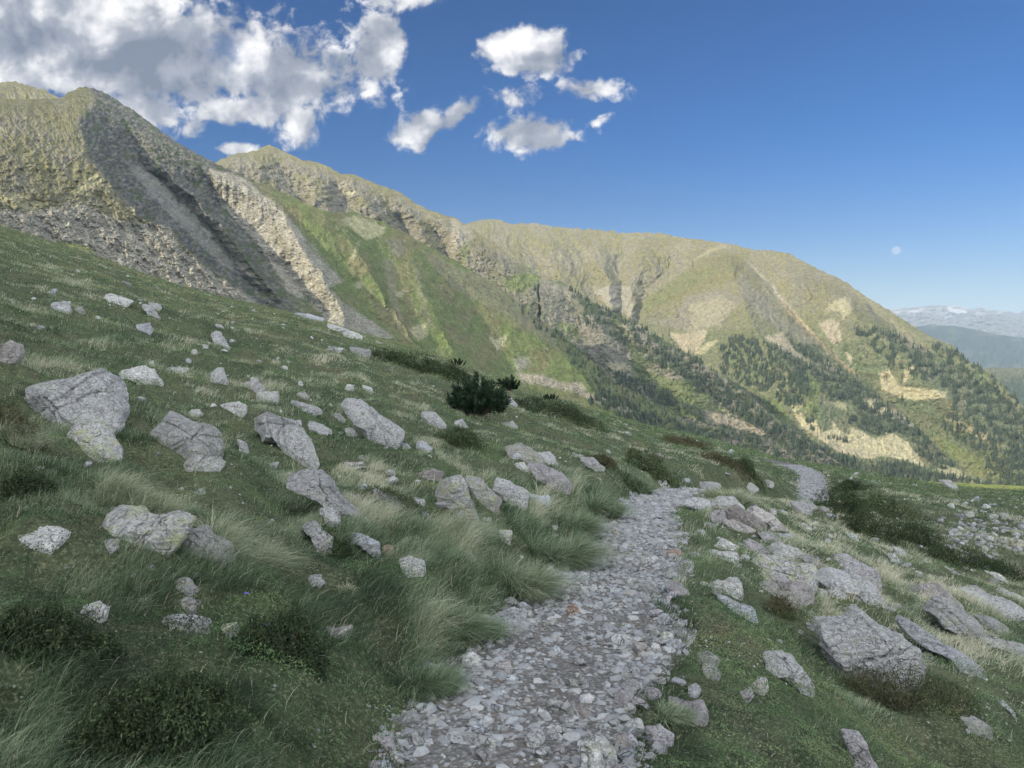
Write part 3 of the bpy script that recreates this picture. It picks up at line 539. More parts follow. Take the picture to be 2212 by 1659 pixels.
def G(X, Y, det=True):
    X = np.asarray(X, float); Y = np.asarray(Y, float)
    z = nat(X, Y)
    z = z + .32 * np.exp(-(((X - 4.2) / 1.5) ** 2 + ((Y - 13.5) / 3.2) ** 2))
    bump = .20 * fbm(X / 3.1, Y / 3.1, 3, 401) + .15 * fbm(X / .8, Y / .8, 2, 403) + .5 * fbm(X / 14, Y / 14, 2, 405) * sst(6, 25, Y)
    d, zt, hw = trail(X, Y)
    ad = np.abs(d) + .12 * fbm(X / .7, Y / .7, 2, 409)
    wd = np.where(d < 0, .45, 1.3) * np.interp(Y, [0, 20, 40], [1, 1.3, 2.6])
    k = 1 - sst(0, 1, (ad - hw) / wd)
    z = z + bump * (1 - k) + (.05 * fbm(X / .45, Y / .45, 3, 411) * (1 - k) if det else 0)
    zt = zt - .05 + .03 * fbm(X / .5, Y / .5, 2, 413)
    return z * (1 - k) + zt * k
def hit(px, py, n=260):
    """distance at which the sight line through a measured point meets the hillside"""
    px = np.atleast_1d(np.asarray(px, float)); py = np.atleast_1d(np.asarray(py, float))
    Ys = np.geomspace(1.6, 170, n); u_ = (px - CX) / F; r_ = (HY - py) / F
    Z = G(u_[:, None] * Ys, np.broadcast_to(Ys, (len(px), n)), False); S = EYE + r_[:, None] * Ys - Z
    o = np.full(len(px), 160.0)
    for i in range(len(px)):
        q = np.nonzero(S[i] < 0)[0]
        if len(q):
            k = q[0]
            if k == 0: o[i] = Ys[0]
            else: a, b = S[i, k - 1], S[i, k]; o[i] = Ys[k - 1] + (Ys[k] - Ys[k - 1]) * a / (a - b)
    return o
# ground sheet
def build_ground():
    Yr = np.concatenate([np.linspace(-26, 1, 40), np.geomspace(1.15, 260, 470)])
    c = np.linspace(-1, 1, 430); c = np.sign(c) * np.abs(c) ** 1.0
    half = 1.25 * np.sqrt(np.maximum(Yr, 0) ** 2 + 7.5 ** 2) * 1.0 + np.maximum(0, -Yr) * 1.0
    X = c[None, :] * half[:, None]; Y = np.broadcast_to(Yr[:, None], X.shape)
    Z = G(X, Y)
    V = np.stack([X, Y, Z], -1).reshape(-1, 3); f = grid_faces(len(Yr), len(c))
    d, zt, hw = trail(X, Y)
    soil = (1 - sst(-.05, .08, np.abs(d) - hw + .1 * fbm(X * 2, Y * 2, 2, 3)))
    m, N = new_mat('hillside_turf'); geo = N.n('ShaderNodeNewGeometry'); P = geo.outputs['Position']
    at = N.n('ShaderNodeAttribute', attribute_name='soil')
    n1 = N.noise(P, .55, 5, .6); n2 = N.noise(P, 7, 6, .7); n3 = N.noise(P, 45, 4, .7)
    c1 = N.mix(N.mr(n1, .35, .65), (.055, .085, .042), (.12, .125, .072)); c1 = N.mix(N.mr(n2, .45, .65), c1, (.035, .05, .026)); c1 = N.mix(N.mr(n3, .52, .66), c1, (.24, .25, .16))
    c2 = N.mix(N.mr(n3, .3, .7), (.11, .09, .065), (.24, .22, .19))
    finish(N, N.mix(at.outputs['Fac'], c1, c2), .95, N.m('ADD', n2, n3), .04, .8)
    me = mesh_np('hillside', V, f.ravel(), np.full(len(f), 4), m, {'soil': soil.ravel()}, smooth=True)
    tag(link('hillside', me), kind='structure')
build_ground()
# trail bed, laid just above the hillside sheet
def build_path():
    nn = np.arange(len(TR)); tx = np.gradient(TR[:, 0]); ty = np.gradient(TR[:, 1]); L = np.hypot(tx, ty); tx /= L; ty /= L
    s = np.linspace(-1.12, 1.12, 23); X = TR[:, None, 0] + ty[:, None] * s * HW[:, None]; Y = TR[:, None, 1] - tx[:, None] * s * HW[:, None]
    X = X + .06 * fbm(X * 2, Y * 2, 2, 5); Z = G(X, Y) + .006 - .03 * (np.abs(s) > 1.05)
    V = np.stack([X, Y, Z], -1).reshape(-1, 3); f = grid_faces(len(TR), 23)
    m, N = new_mat('trail_bed'); P = N.n('ShaderNodeNewGeometry').outputs['Position']
    a = N.noise(P, 30, 6, .7); b = N.noise(P, 4, 4, .6)
    vo = N.n('ShaderNodeTexVoronoi', ins={'Vector': P, 'Scale': 34.0})
    c = N.mix(N.mr(a, .3, .7), (.10, .095, .085), (.24, .235, .22)); c = N.mix(N.mr(b, .5, .75), c, (.17, .145, .11)); c = N.mix(N.mr(vo.outputs[0], .0, .5), (.32, .325, .32), c)
    finish(N, c, .95, N.m('SUBTRACT', a, vo.outputs[0]), .02, 1.0)
    me = mesh_np('path', V, f[:, ::-1].ravel(), np.full(len(f), 4), m, smooth=True); tag(link('path', me), kind='structure')
build_path()

# ================================================================ ROCKS
def ico(n):
    bm = bmesh.new(); bmesh.ops.create_icosphere(bm, subdivisions=n, radius=1); bm.verts.ensure_lookup_table()
    v = np.array([x.co[:] for x in bm.verts]); f = np.array([[q.index for q in x.verts] for x in bm.faces]); bm.free(); return v, f
ICO = {n: ico(n) for n in (1, 2, 3, 4, 5, 6)}
def rock_mat(name, base, lich=.5, lichcol=(.36, .38, .26), dark=.5):
    m, N = new_mat(name); P = N.n('ShaderNodeNewGeometry').outputs['Position']
    n1 = N.noise(P, 3.5, 8, .65, .3); n2 = N.noise(P, 26, 6, .75); n3 = N.noise(P, 9, 6, .7, .8); n4 = N.noise(P, 60, 3, .6)
    mp = N.n('ShaderNodeMapping', ins={0: P}); mp.inputs['Rotation'].default_value = (.5, .35, 0); mp.inputs['Scale'].default_value = (3, 3, 26)
    n5 = N.noise(mp.outputs[0], 1.0, 5, .65, .4)
    b = (np.array(base) * .65 + np.array((.34, .345, .345)) * .35) * .98
    c = N.mix(N.mr(n1, .3, .7), b * .55, b * 1.3)
    c = N.mix(N.mr(n2, .4, .62), c, b * 1.6)
    c = N.mix(N.mr(n3, .62 - .12 * lich, .70 - .1 * lich), c, lichcol)
    c = N.mix(N.m('MULTIPLY', N.mr(n4, .54, .62), dark + .15), c, b * .35)
    c = N.mix(N.m('MULTIPLY', N.mr(n5, .60, .68), .6), c, b * .45)
    ck = N.n('ShaderNodeTexVoronoi', feature='DISTANCE_TO_EDGE', ins={'Scale': 2.3}); N.t.links.new(N.n('ShaderNodeVectorMath', operation='ADD', ins={0: P, 1: N.n('ShaderNodeTexNoise', ins={'Vector': P, 'Scale': 5.0}).outputs[1]}).outputs[0], ck.inputs['Vector'])
    cm = N.mr(ck.outputs[0], .0, .016); c = N.mix(N.mr(cm, 0, 1, .45, 1), b * .25, c)
    oi = N.n('ShaderNodeObjectInfo').outputs['Random']; c = N.n('ShaderNodeVectorMath', operation='SCALE', ins={0: N.mix(N.mr(oi, .2, .9, 0, .2), c, (.30, .29, .25), 'MIX') , 'Scale': N.mr(oi, 0, 1, 1.25, .92)}).outputs[0]
    st_ = N.noise(P, 1.6, 4, .6, .6); c = N.mix(N.mr(st_, .56, .68, 0, .5), c, b * .42)
    finish(N, c, .92, N.m('ADD', N.m('ADD', N.m('MULTIPLY', n3, 1.6), N.m('MULTIPLY', cm, .8)), N.m('ADD', n2, N.m('MULTIPLY', n5, 1.4))), .035, .9)
    return m
MR = dict(grey=rock_mat('grey_rock', (.30, .305, .30), .4), pale=rock_mat('pale_rock', (.42, .425, .40), .5), lichen=rock_mat('lichen_rock', (.31, .31, .29), 1.0, (.37, .39, .24)),
          blue=rock_mat('bluish_rock', (.33, .36, .39), .1), purple=rock_mat('purple_rock', (.25, .235, .245), .2), brown=rock_mat('brown_rock', (.17, .135, .12), .1),
          orange=rock_mat('orange_rock', (.40, .24, .15), .1), pink=rock_mat('pinkish_rock', (.33, .30, .28), .3))
FOOT = []      # (X, Y, a, b) footprints kept free of grass
def facet(P, n, lo, hi, rg, bias=None):
    for _ in range(n):
        d = rg.normal(size=3); d /= np.linalg.norm(d)
        if bias is not None: d = d + bias; d /= np.linalg.norm(d)
        o = rg.uniform(lo, hi); t = P @ d - o; P = P - np.maximum(t, 0)[:, None] * d * .97
    return P
def traced_rock(name, poly, label, mat='grey', group=None, lean=.9, thick=.6, sub=None, rough=1.0, seed=0):
    poly = np.array(poly, float); x0, y0 = poly.min(0); x1, y1 = poly.max(0); cx, cy = (x0 + x1) / 2, (y0 + y1) / 2
    Y0 = float(np.median(hit([cx - (x1 - x0) * .25, cx, cx + (x1 - x0) * .25], [y1 - (y1 - y0) * .12] * 3)))
    Wd, Hd = (x1 - x0) / F * Y0, (y1 - y0) / F * Y0
    Tk = max(min(Wd * thick, Wd), Hd * .55); lean_ = lean if Wd < Hd * 2 else lean * 1.6
    Yc = Y0 + Tk * .25
    k = Yc / F
    a = (poly[:, 0] - cx) * k; c = -(poly[:, 1] - cy) * k
    c = np.where(c < 0, c - .05 * Hd, c)
    # radial outline
    n = len(a); A = np.concatenate([np.linspace(a[i], a[(i + 1) % n], 14, endpoint=False) for i in range(n)]); Cc = np.concatenate([np.linspace(c[i], c[(i + 1) % n], 14, endpoint=False) for i in range(n)])
    th = np.arctan2(Cc, A); rr = np.hypot(A, Cc); bins = np.linspace(-np.pi, np.pi, 121); rad = np.zeros(121)
    for i in range(121):
        d = np.abs((th - bins[i] + np.pi) % (2 * np.pi) - np.pi); s = d < .09
        rad[i] = rr[s].max() if s.any() else rr[np.argmin(d)]
    wpx = (x1 - x0)
    if sub is None: sub = 6 if wpx > 140 else (5 if wpx > 60 else 4)
    v, f = ICO[sub]; rg = np.random.default_rng(seed + 17)
    P = v.copy()
    P = facet(P, 9, .62, .9, rg)                                   # flat broken faces
    rp = np.hypot(P[:, 0], P[:, 2]); tt = np.arctan2(P[:, 2], P[:, 0]); Rr = np.interp(tt, bins, rad)
    # keep the traced outline: stretch so the widest ring sits on it
    rmx = np.zeros(121); tb = np.clip(((tt + np.pi) / (2 * np.pi) * 120).astype(int), 0, 120); np.maximum.at(rmx, tb, rp); rmx[rmx == 0] = 1; rmx = np.convolve(np.r_[rmx[-3:], rmx, rmx[:3]], np.ones(3) / 3, 'same')[3:-3]
    rp = rp / np.interp(tt, bins, rmx)
    q = 1 - (1 - np.clip(rp, 0, 1)) ** 1.25
    X = Rr * np.cos(tt) * q; Z = Rr * np.sin(tt) * q; B = P[:, 1] * Tk * .5
    S = max(Wd, Hd)
    B = B + lean_ * (Z - Z.min()) * .85
    W = np.stack([X, B, Z], 1)
    nr = v * 1.0
    e = S * .026 * rough
    W = W + nr * (pn3(W / (S * .22) + seed, 3) * e * 1.3 + pn3(W / (S * .09) + seed, 5) * e * .8 + pn3(W / (S * .035) + seed, 7) * e * .45)[:, None]
    lay = (W[:, 2] + .35 * W[:, 0] + .3 * W[:, 1]) / (S * .085); W[:, 1] -= (np.abs((lay % 1) - .5) * 2) ** 3 * e * .5
    for _ in range(6):                                              # broken faces with crisp edges
        d_ = rg.normal(size=3); d_[0] *= .45; d_[1] = -abs(d_[1]) * 1.1; d_[2] = abs(d_[2]) * .8 + d_[2] * .2; d_ /= np.linalg.norm(d_)
        t_ = W @ d_; o_ = np.percentile(t_, rg.uniform(90, 99)); W = W - np.maximum(t_ - o_, 0)[:, None] * d_ * .92
    for _ in range(4):                                              # cracks
        d_ = rg.normal(size=3); d_[1] *= .3; d_ /= np.linalg.norm(d_); t_ = W @ d_ + pn3(W / (S * .2) + seed, 9) * S * .04; o_ = np.percentile(t_, rg.uniform(25, 75))
        W = W - nr * (np.exp(-((t_ - o_) / (S * .011)) ** 2) * S * .028)[:, None]
    oc = np.array([(cx - CX) / F * Yc, Yc, EYE + (HY - cy) / F * Yc])
    W[:, 1] -= np.median(B) * .35
    # sink the base into the ground
    gx, gy = W[:, 0] + oc[0], W[:, 1] + oc[1]; g = G(gx, gy, False) - oc[2]
    zp = np.percentile(W[:, 2], 26); tl = np.clip((zp - W[:, 2]) / (zp - W[:, 2].min() + 1e-6), 0, 1); W[:, 2] -= tl * .09 * S; W[:, 0] -= tl * 0
    me = mesh_np(name, W, f.ravel(), np.full(len(f), 3), MR[mat], smooth=False)
    o = link(name, me, loc=oc); tag(o, label, 'boulder' if S > .45 else 'stone', group)
    FOOT.append((oc[0], oc[1] + Hd * .15, Wd * .36, Tk * .3 + Hd * .2))
    return o
exec_rocks = []
def RK(view, pts, label, mat='grey', **kw): exec_rocks.append((view, pts, label, mat, kw))
K3, K4, K5, K1, K2 = 'K3', 'K4', 'K5', 'K1', 'K2'
# -- left slope
RK(K3, [(60, 215), (240, 195), (330, 158), (400, 200), (500, 320), (522, 390), (505, 430), (400, 425), (290, 410), (170, 420), (120, 360), (110, 300)], 'largest grey boulder near the left edge, broad and cracked with a rounded top', 'grey', thick=.7)
RK(K3, [(290, 370), (345, 365), (430, 410), (500, 480), (528, 522), (440, 530), (360, 480), (270, 480), (265, 420)], 'lichen covered boulder leaning on the front of the largest left boulder', 'lichen')
RK(K3, [(655, 350), (720, 365), (850, 400), (920, 440), (970, 500), (985, 545), (900, 545), (760, 500), (690, 500), (605, 435)], 'wide humped grey boulder to the right of the largest left boulder', 'grey')
RK(K3, [(745, 535), (830, 528), (920, 545), (952, 562), (945, 588), (880, 595), (790, 575)], 'flat pale green slab lying below the humped boulder', 'pale', lean=1.3)
RK(K3, [(975, 352), (1060, 338), (1150, 365), (1250, 390), (1290, 430), (1370, 490), (1388, 525), (1340, 520), (1230, 470), (1110, 445), (1070, 400)], 'long ragged ledge of layered grey rock, uphill from the middle of the slope', 'grey')
RK(K3, [(1455, 290), (1520, 288), (1650, 360), (1745, 420), (1730, 450), (1690, 468), (1655, 472), (1560, 410), (1480, 335)], 'clean edged tilted grey slab below the dark pine bush', 'grey', rough=.5)
RK(K3, [(485, 160), (580, 132), (640, 150), (717, 212), (640, 224), (570, 200)], 'pointed pale stone uphill between the largest boulder and the skyline', 'pale')
RK(K3, [(900, 140), (945, 138), (988, 208), (960, 214), (905, 204)], 'upright narrow grey stone high on the left slope', 'grey')
RK(K3, [(1055, 205), (1095, 182), (1142, 230), (1120, 250), (1070, 240)], 'slanted grey stone just above the white blocky stone', 'grey')
RK(K3, [(1100, 252), (1120, 244), (1185, 243), (1212, 285), (1195, 302), (1105, 280)], 'white blocky stone with a square top on the upper slope', 'pale')
RK(K3, [(942, 300), (1020, 285), (1057, 310), (1055, 336), (980, 328)], 'low white stone directly left of the white blocky stone', 'pale')
RK(K3, [(1315, 378), (1380, 388), (1434, 415), (1400, 424), (1330, 400)], 'thin flat sliver of rock between the ragged ledge and the clean slab', 'grey', lean=1.3)
RK(K3, [(1420, 345), (1460, 333), (1492, 365), (1440, 370)], 'small rounded stone at the upper left end of the clean slab', 'grey')
RK(K3, [(1482, 403), (1530, 398), (1547, 432), (1500, 446)], 'small block tucked under the lower edge of the clean slab', 'grey')
RK(K3, [(1785, 455), (1830, 458), (1868, 485), (1840, 503), (1800, 484)], 'small bluish flat stone right of the clean slab', 'blue')
RK(K3, [(1725, 468), (1755, 464), (1775, 484), (1740, 492)], 'tiny bluish stone between the clean slab and the flat bluish stone', 'blue')
RK(K3, [(1815, 342), (1870, 338), (1924, 385), (1880, 394), (1840, 380)], 'grey wedge of rock below left of the dark pine bush', 'grey')
RK(K3, [(1962, 372), (1995, 360), (2028, 402), (1970, 400)], 'small peaked stone at the foot of the dark pine bush', 'grey')
RK(K3, [(1200, 610), (1250, 596), (1320, 600), (1400, 650), (1490, 740), (1600, 806), (1615, 828), (1560, 826), (1470, 768), (1390, 705), (1290, 672), (1212, 660)], 'long spine of knobbly rock running diagonally down the middle of the slope', 'grey')
RK(K3, [(1470, 700), (1540, 698), (1608, 735), (1590, 750), (1510, 730)], 'low grey hump just right of the knobbly rock spine', 'grey')
RK(K3, [(1605, 675), (1700, 706), (1768, 760), (1740, 770), (1640, 720)], 'thin sloping rock edge uphill right of the knobbly spine', 'grey')
RK(K3, [(1368, 760), (1420, 747), (1468, 800), (1468, 834), (1420, 826)], 'grey block below the middle of the knobbly spine', 'grey')
RK(K3, [(1265, 820), (1340, 818), (1434, 875), (1434, 922), (1375, 915), (1335, 865)], 'sloping slab at the lower end of the middle group, over a dark shrub', 'grey')
RK(K3, [(1490, 865), (1560, 873), (1640, 903), (1648, 946), (1580, 926), (1505, 890)], 'smooth bluish slab lying beside the orange stone', 'blue', rough=.4)
RK(K3, [(1643, 908), (1690, 913), (1704, 940), (1660, 954)], 'small orange stone at the right end of the smooth bluish slab', 'orange')
RK(K3, [(1712, 985), (1770, 966), (1832, 988), (1838, 1025), (1800, 1054), (1740, 1024)], 'round pale stone alone in the green grass left of the trail', 'pale')
RK(K3, [(1986, 930), (2030, 938), (2058, 970), (2030, 988)], 'small white stone in the grass near the big green tussock', 'pale')
RK(K3, [(1992, 830), (2060, 823), (2068, 877), (2040, 874)], 'small square greenish stone below the pointed boulder', 'lichen')
RK(K3, [(1975, 605), (2012, 640), (2068, 797), (1990, 792), (1900, 745), (1872, 670), (1890, 628)], 'pointed triangular boulder with lichen spots standing on edge', 'lichen', lean=.45, rough=.6)
RK(K3, [(1805, 602), (1860, 583), (1917, 600), (1900, 634), (1825, 628)], 'dark brown stone touching the top left of the pointed boulder', 'brown')
RK(K3, [(2005, 618), (2080, 636), (2168, 710), (2140, 740), (2060, 715)], 'lichen streaked boulder immediately right of the pointed boulder', 'lichen')
RK(K3, [(370, 785), (500, 778), (560, 800), (720, 803), (792, 830), (782, 865), (720, 930), (640, 908), (520, 878), (420, 836)], 'long pale slab with yellow lichen left of the golden tussock', 'lichen')
RK(K3, [(722, 900), (790, 850), (900, 888), (978, 930), (998, 988), (900, 976), (800, 950), (730, 935)], 'grey slab joined to the lower right end of the long lichen slab', 'grey')
RK(K3, [(30, 885), (120, 843), (200, 843), (265, 870), (258, 908), (230, 935), (130, 920), (50, 902)], 'pale domed stone close to the left edge, below the golden grass', 'pale')
RK(K3, [(436, 890), (490, 888), (503, 920), (470, 955), (440, 922)], 'small grey stone under the left end of the long lichen slab', 'grey')
RK(K3, [(343, 1180), (400, 1163), (462, 1190), (458, 1224), (400, 1236), (345, 1222)], 'small lichen spotted stone among dark shrubs at lower left', 'lichen')
RK(K3, [(720, 1065), (780, 1058), (862, 1105), (852, 1135), (780, 1116)], 'half buried grey stone below the joined slabs', 'grey')
RK(K3, [(710, 1160), (790, 1148), (873, 1170), (862, 1194), (770, 1196), (712, 1180)], 'flat yellow lichened stone in the lower left grass', 'lichen')
RK(K3, [(685, 1238), (800, 1228), (907, 1245), (902, 1268), (810, 1266)], 'thin flat grey stone just below the yellow lichened stone', 'grey')
RK(K3, [(945, 1262), (1010, 1248), (1034, 1275), (1027, 1304), (970, 1286)], 'small square stone right of the thin flat stone at lower left', 'lichen')
RK(K3, [(1376, 1282), (1450, 1276), (1514, 1280), (1504, 1314), (1420, 1310)], 'flat brownish stone alone in the lower middle grass', 'pink')
RK(K3, [(1310, 1050), (1370, 1044), (1400, 1070), (1340, 1082)], 'low grey stone under the bare earth patch', 'grey')
RK(K3, [(1015, 452), (1050, 460), (1080, 505), (1040, 505)], 'small stone between the humped boulder and the ragged ledge', 'grey')
RK(K3, [(800, 322), (850, 318), (872, 340), (840, 360), (808, 350)], 'small pale stone above the humped boulder', 'pale')
RK(K3, [(1665, 620), (1700, 604), (1722, 624), (1690, 634)], 'small pale green stone in grass uphill of the pointed boulder', 'pale')
RK(K3, [(1150, 555), (1200, 545), (1196, 568), (1160, 572)], 'small half hidden stone above the left end of the knobbly spine', 'grey')
RK(K3, [(1480, 555), (1560, 548), (1575, 566), (1500, 580)], 'low flat brownish stone in the grass right of the ragged ledge', 'pink')
RK(K3, [(1780, 705), (1838, 712), (1836, 732), (1800, 728)], 'small grey stone left of the pointed boulder', 'grey')
RK(K3, [(1815, 752), (1850, 770), (1858, 784), (1825, 778)], 'smallest bluish stone left of the pointed boulder', 'blue')
RK(K3, [(1270, 248), (1310, 246), (1340, 268), (1300, 272)], 'small flat stone right of the white blocky stone', 'grey')
RK(K3, [(1560, 214), (1600, 222), (1615, 240), (1570, 236)], 'small pale stone on the upper slope left of the pine bush', 'pale')
RK(K3, [(635, 110), (655, 106), (670, 132), (645, 136)], 'small pale stone standing above the pointed pale stone', 'pale')
RK(K3, [(715, 140), (770, 134), (805, 142), (790, 166), (740, 160)], 'low pale stone right of the pointed pale stone', 'pale')
RK(K3, [(1240, 290), (1330, 298), (1390, 325), (1350, 334), (1270, 312)], 'long low rib of rock below the small flat stone', 'grey')
RK(K1, [(410, 1265), (490, 1273), (568, 1305), (520, 1314), (430, 1294)], 'flat pale slab high on the left slope under the skyline', 'pale', lean=1.3)
RK(K1, [(190, 1310), (260, 1298), (312, 1345), (260, 1350), (215, 1335)], 'grey stone left of the flat pale slab near the skyline', 'grey')
RK(K1, [(308, 1330), (340, 1323), (372, 1360), (330, 1358)], 'small grey stone between the two upper left slabs', 'grey')
RK(K1, [(595, 1313), (640, 1323), (698, 1372), (650, 1365)], 'tilted slab, lower of the pair right of the flat pale slab', 'grey')
RK(K1, [(628, 1304), (680, 1313), (698, 1334), (650, 1335)], 'small slab, upper of the pair right of the flat pale slab', 'grey')
RK(K1, [(566, 1405), (620, 1393), (658, 1430), (600, 1436)], 'bluish stone below the pair of upper left slabs', 'blue')
RK(K1, [(-30, 1465), (60, 1488), (82, 1540), (50, 1585), (-30, 1590)], 'grey boulder cut off by the left edge above the largest boulder', 'pink')
RK(K1, [(896, 1440), (930, 1423), (974, 1480), (992, 1502), (930, 1486)], 'peaked grey stone in the middle of the upper slope', 'grey')
RK(K1, [(868, 1488), (895, 1490), (900, 1516), (876, 1512)], 'small stone beside the peaked grey stone on the upper slope', 'grey')
RK(K1, [(1500, 1503), (1560, 1504), (1603, 1515), (1597, 1537), (1540, 1539)], 'flat grey stone close to the skyline by the green mat of shrubs', 'grey', thick=.9)
RK(K1, [(1396, 1494), (1480, 1508), (1462, 1522), (1410, 1508)], 'thin stone left of the flat stone close to the skyline', 'grey')
RK(K1, [(1395, 1402), (1480, 1418), (1570, 1452), (1530, 1462), (1440, 1424)], 'long pale ledge lying right on the skyline', 'pale')
RK(K1, [(1250, 1352), (1330, 1356), (1400, 1380), (1330, 1378)], 'bluish ledge on the skyline left of the long pale ledge', 'blue')
# -- group above the trail
RK(K4, [(625, 290), (700, 263), (780, 310), (798, 346), (720, 348), (650, 314)], 'green lichen capped boulder with a dark underside above the trail', 'lichen')
RK(K4, [(768, 305), (820, 296), (862, 335), (857, 358), (790, 348)], 'grey boulder right of the lichen capped boulder', 'grey')
RK(K4, [(662, 345), (710, 343), (730, 370), (700, 382)], 'small pale block under the lichen capped boulder', 'pale')
RK(K4, [(725, 355), (800, 363), (880, 400), (918, 440), (908, 472), (850, 470), (760, 408)], 'long purple grey slab slanting down toward the trail', 'purple', rough=.6)
RK(K4, [(585, 420), (640, 428), (738, 480), (722, 534), (690, 544), (620, 505), (575, 458)], 'ribbed grey boulder in the middle of the group above the trail', 'grey')
RK(K4, [(450, 420), (520, 426), (612, 500), (602, 550), (540, 548), (485, 490)], 'lichen spotted boulder between the pointed and the ribbed boulder', 'lichen')
RK(K4, [(730, 490), (820, 492), (826, 522), (780, 535)], 'bluish block at the lower end of the group above the trail', 'blue')
RK(K4, [(920, 300), (965, 310), (962, 322), (928, 318)], 'small flat grey stone above the long flat stone', 'grey')
RK(K4, [(955, 325), (1010, 323), (1064, 365), (1020, 380), (975, 355)], 'long flat grey stone left of the round green bush', 'grey')
RK(K4, [(255, 130), (320, 123), (374, 180), (320, 190)], 'grey stone just below the dark pine bush to its left', 'grey')
RK(K4, [(620, 60), (650, 56), (682, 90), (640, 96)], 'grey stone right beside the dark pine bush', 'grey')
RK(K4, [(690, 70), (740, 66), (752, 90), (710, 92)], 'pale stone a step right of the dark pine bush', 'pale')
RK(K4, [(610, 172), (660, 162), (684, 186), (640, 192)], 'low pale stone below the dark pine bush to its right', 'pale')
RK(K4, [(1115, 205), (1165, 210), (1175, 222), (1130, 220)], 'flat stone in the grass above the round green bush', 'grey')
RK(K4, [(600, 640), (660, 640), (650, 690), (610, 690)], 'small greenish stone hidden in the big tussock', 'lichen')
# -- right of the trail
RK(K5, [(1083, 1120), (1180, 1118), (1290, 1060), (1360, 1056), (1440, 1130), (1480, 1170), (1540, 1156), (1620, 1240), (1684, 1340), (1560, 1410), (1480, 1484), (1350, 1420), (1130, 1360), (1146, 1290), (1080, 1220)], 'largest boulder right of the trail, grey with pale lichen and a ridged top', 'grey', thick=.75, lean=.6)
RK(K5, [(735, 1275), (850, 1257), (920, 1290), (955, 1350), (1024, 1430), (970, 1456), (900, 1410), (820, 1362), (738, 1354)], 'ribbed layered stone left of the largest right boulder', 'grey', rough=1.4)
RK(K5, [(340, 1250), (400, 1232), (464, 1270), (443, 1308), (380, 1314), (336, 1304)], 'round stone at the right edge of the trail, upper of two', 'purple')
RK(K5, [(358, 1312), (440, 1310), (474, 1350), (442, 1390), (378, 1366)], 'purplish stone right under the round trailside stone', 'purple')
RK(K5, [(640, 1440), (700, 1387), (748, 1398), (743, 1444), (680, 1476)], 'small brownish stone below the ribbed layered stone', 'pink')
RK(K5, [(586, 1470), (650, 1448), (664, 1482), (600, 1526)], 'stone touching the lower left of the small brownish stone', 'purple')
RK(K5, [(286, 1440), (330, 1418), (363, 1440), (343, 1474), (276, 1496)], 'small bluish pointed stone near the lower right trail edge', 'blue')
RK(K5, [(195, 1560), (280, 1568), (400, 1566), (420, 1620), (350, 1655), (300, 1645), (236, 1604)], 'flat purplish slab in the grass right of the lower trail', 'purple', lean=1.3)
RK(K5, [(482, 953), (540, 957), (620, 983), (704, 1003), (714, 1034), (640, 1026), (556, 1004)], 'thin bluish slab lying in bright green turf', 'blue', lean=1.2)
RK(K5, [(410, 855), (470, 828), (600, 830), (624, 890), (560, 906), (470, 906), (405, 884)], 'square pale stone with a yellow lichen corner', 'pale')
RK(K5, [(655, 780), (690, 740), (760, 713), (850, 725), (1042, 760), (1064, 840), (1072, 884), (940, 876), (800, 856), (695, 834)], 'broad lichened outcrop in the middle of the right rock group', 'lichen')
RK(K5, [(728, 800), (800, 788), (922, 830), (902, 858), (780, 854)], 'dark edged stone lying against the broad lichened outcrop', 'purple')
RK(K5, [(632, 905), (718, 872), (860, 858), (1000, 873), (1090, 910), (1000, 934), (900, 950), (830, 972), (740, 956), (640, 930)], 'flat tan slab in front of the broad lichened outcrop', 'pink', lean=1.1)
RK(K5, [(1056, 810), (1180, 797), (1320, 818), (1404, 880), (1444, 965), (1380, 956), (1330, 908), (1220, 878), (1086, 856)], 'long cracked ledge at the right end of the right rock group', 'grey')
RK(K5, [(1150, 690), (1230, 686), (1384, 760), (1394, 832), (1300, 816), (1146, 752)], 'smooth purple boulder behind the cracked ledge', 'purple', rough=.5)
RK(K5, [(1210, 892), (1280, 868), (1334, 900), (1334, 948), (1228, 944)], 'light purple stone under the long cracked ledge', 'purple')
RK(K5, [(1085, 890), (1140, 862), (1205, 900), (1190, 930), (1110, 916)], 'small grey stone between the tan slab and the light purple stone', 'grey')
RK(K5, [(746, 645), (850, 617), (940, 650), (988, 690), (900, 705), (800, 685)], 'pale sloping stone above the broad lichened outcrop', 'pale')
RK(K5, [(940, 690), (1000, 676), (1080, 730), (1100, 780), (1000, 760)], 'brownish stone right of the pale sloping stone', 'purple')
RK(K5, [(642, 690), (700, 667), (744, 680), (733, 714), (668, 720)], 'small pale stone left of the pale sloping stone', 'pale')
RK(K5, [(586, 620), (640, 577), (690, 598), (744, 650), (655, 660)], 'purple stone above left of the pale sloping stone', 'purple')
RK(K5, [(430, 620), (500, 582), (574, 620), (540, 640)], 'pointed pale green stone at the upper left of the right rock group', 'pale')
RK(K5, [(380, 670), (470, 652), (574, 665), (574, 695), (500, 690)], 'low pale stone below the pointed pale green stone', 'pale')
RK(K5, [(425, 370), (480, 343), (560, 343), (604, 390), (520, 415), (436, 415)], 'pale topped block on the mound beside the trail', 'pale')
RK(K5, [(516, 420), (580, 398), (680, 448), (774, 520), (720, 535), (600, 508), (526, 466)], 'dark brown tilted slab on the mound beside the trail', 'brown', rough=.6)
RK(K5, [(626, 420), (690, 398), (790, 448), (854, 520), (800, 535), (740, 485)], 'pinkish grey boulder behind the dark brown tilted slab', 'pink')
RK(K5, [(430, 420), (520, 415), (530, 470), (500, 500), (430, 490), (410, 450)], 'grey purple rubble block left of the dark brown slab', 'purple')
RK(K5, [(500, 490), (560, 480), (680, 520), (640, 545), (540, 530)], 'tan stone at the foot of the dark brown slab', 'pink')
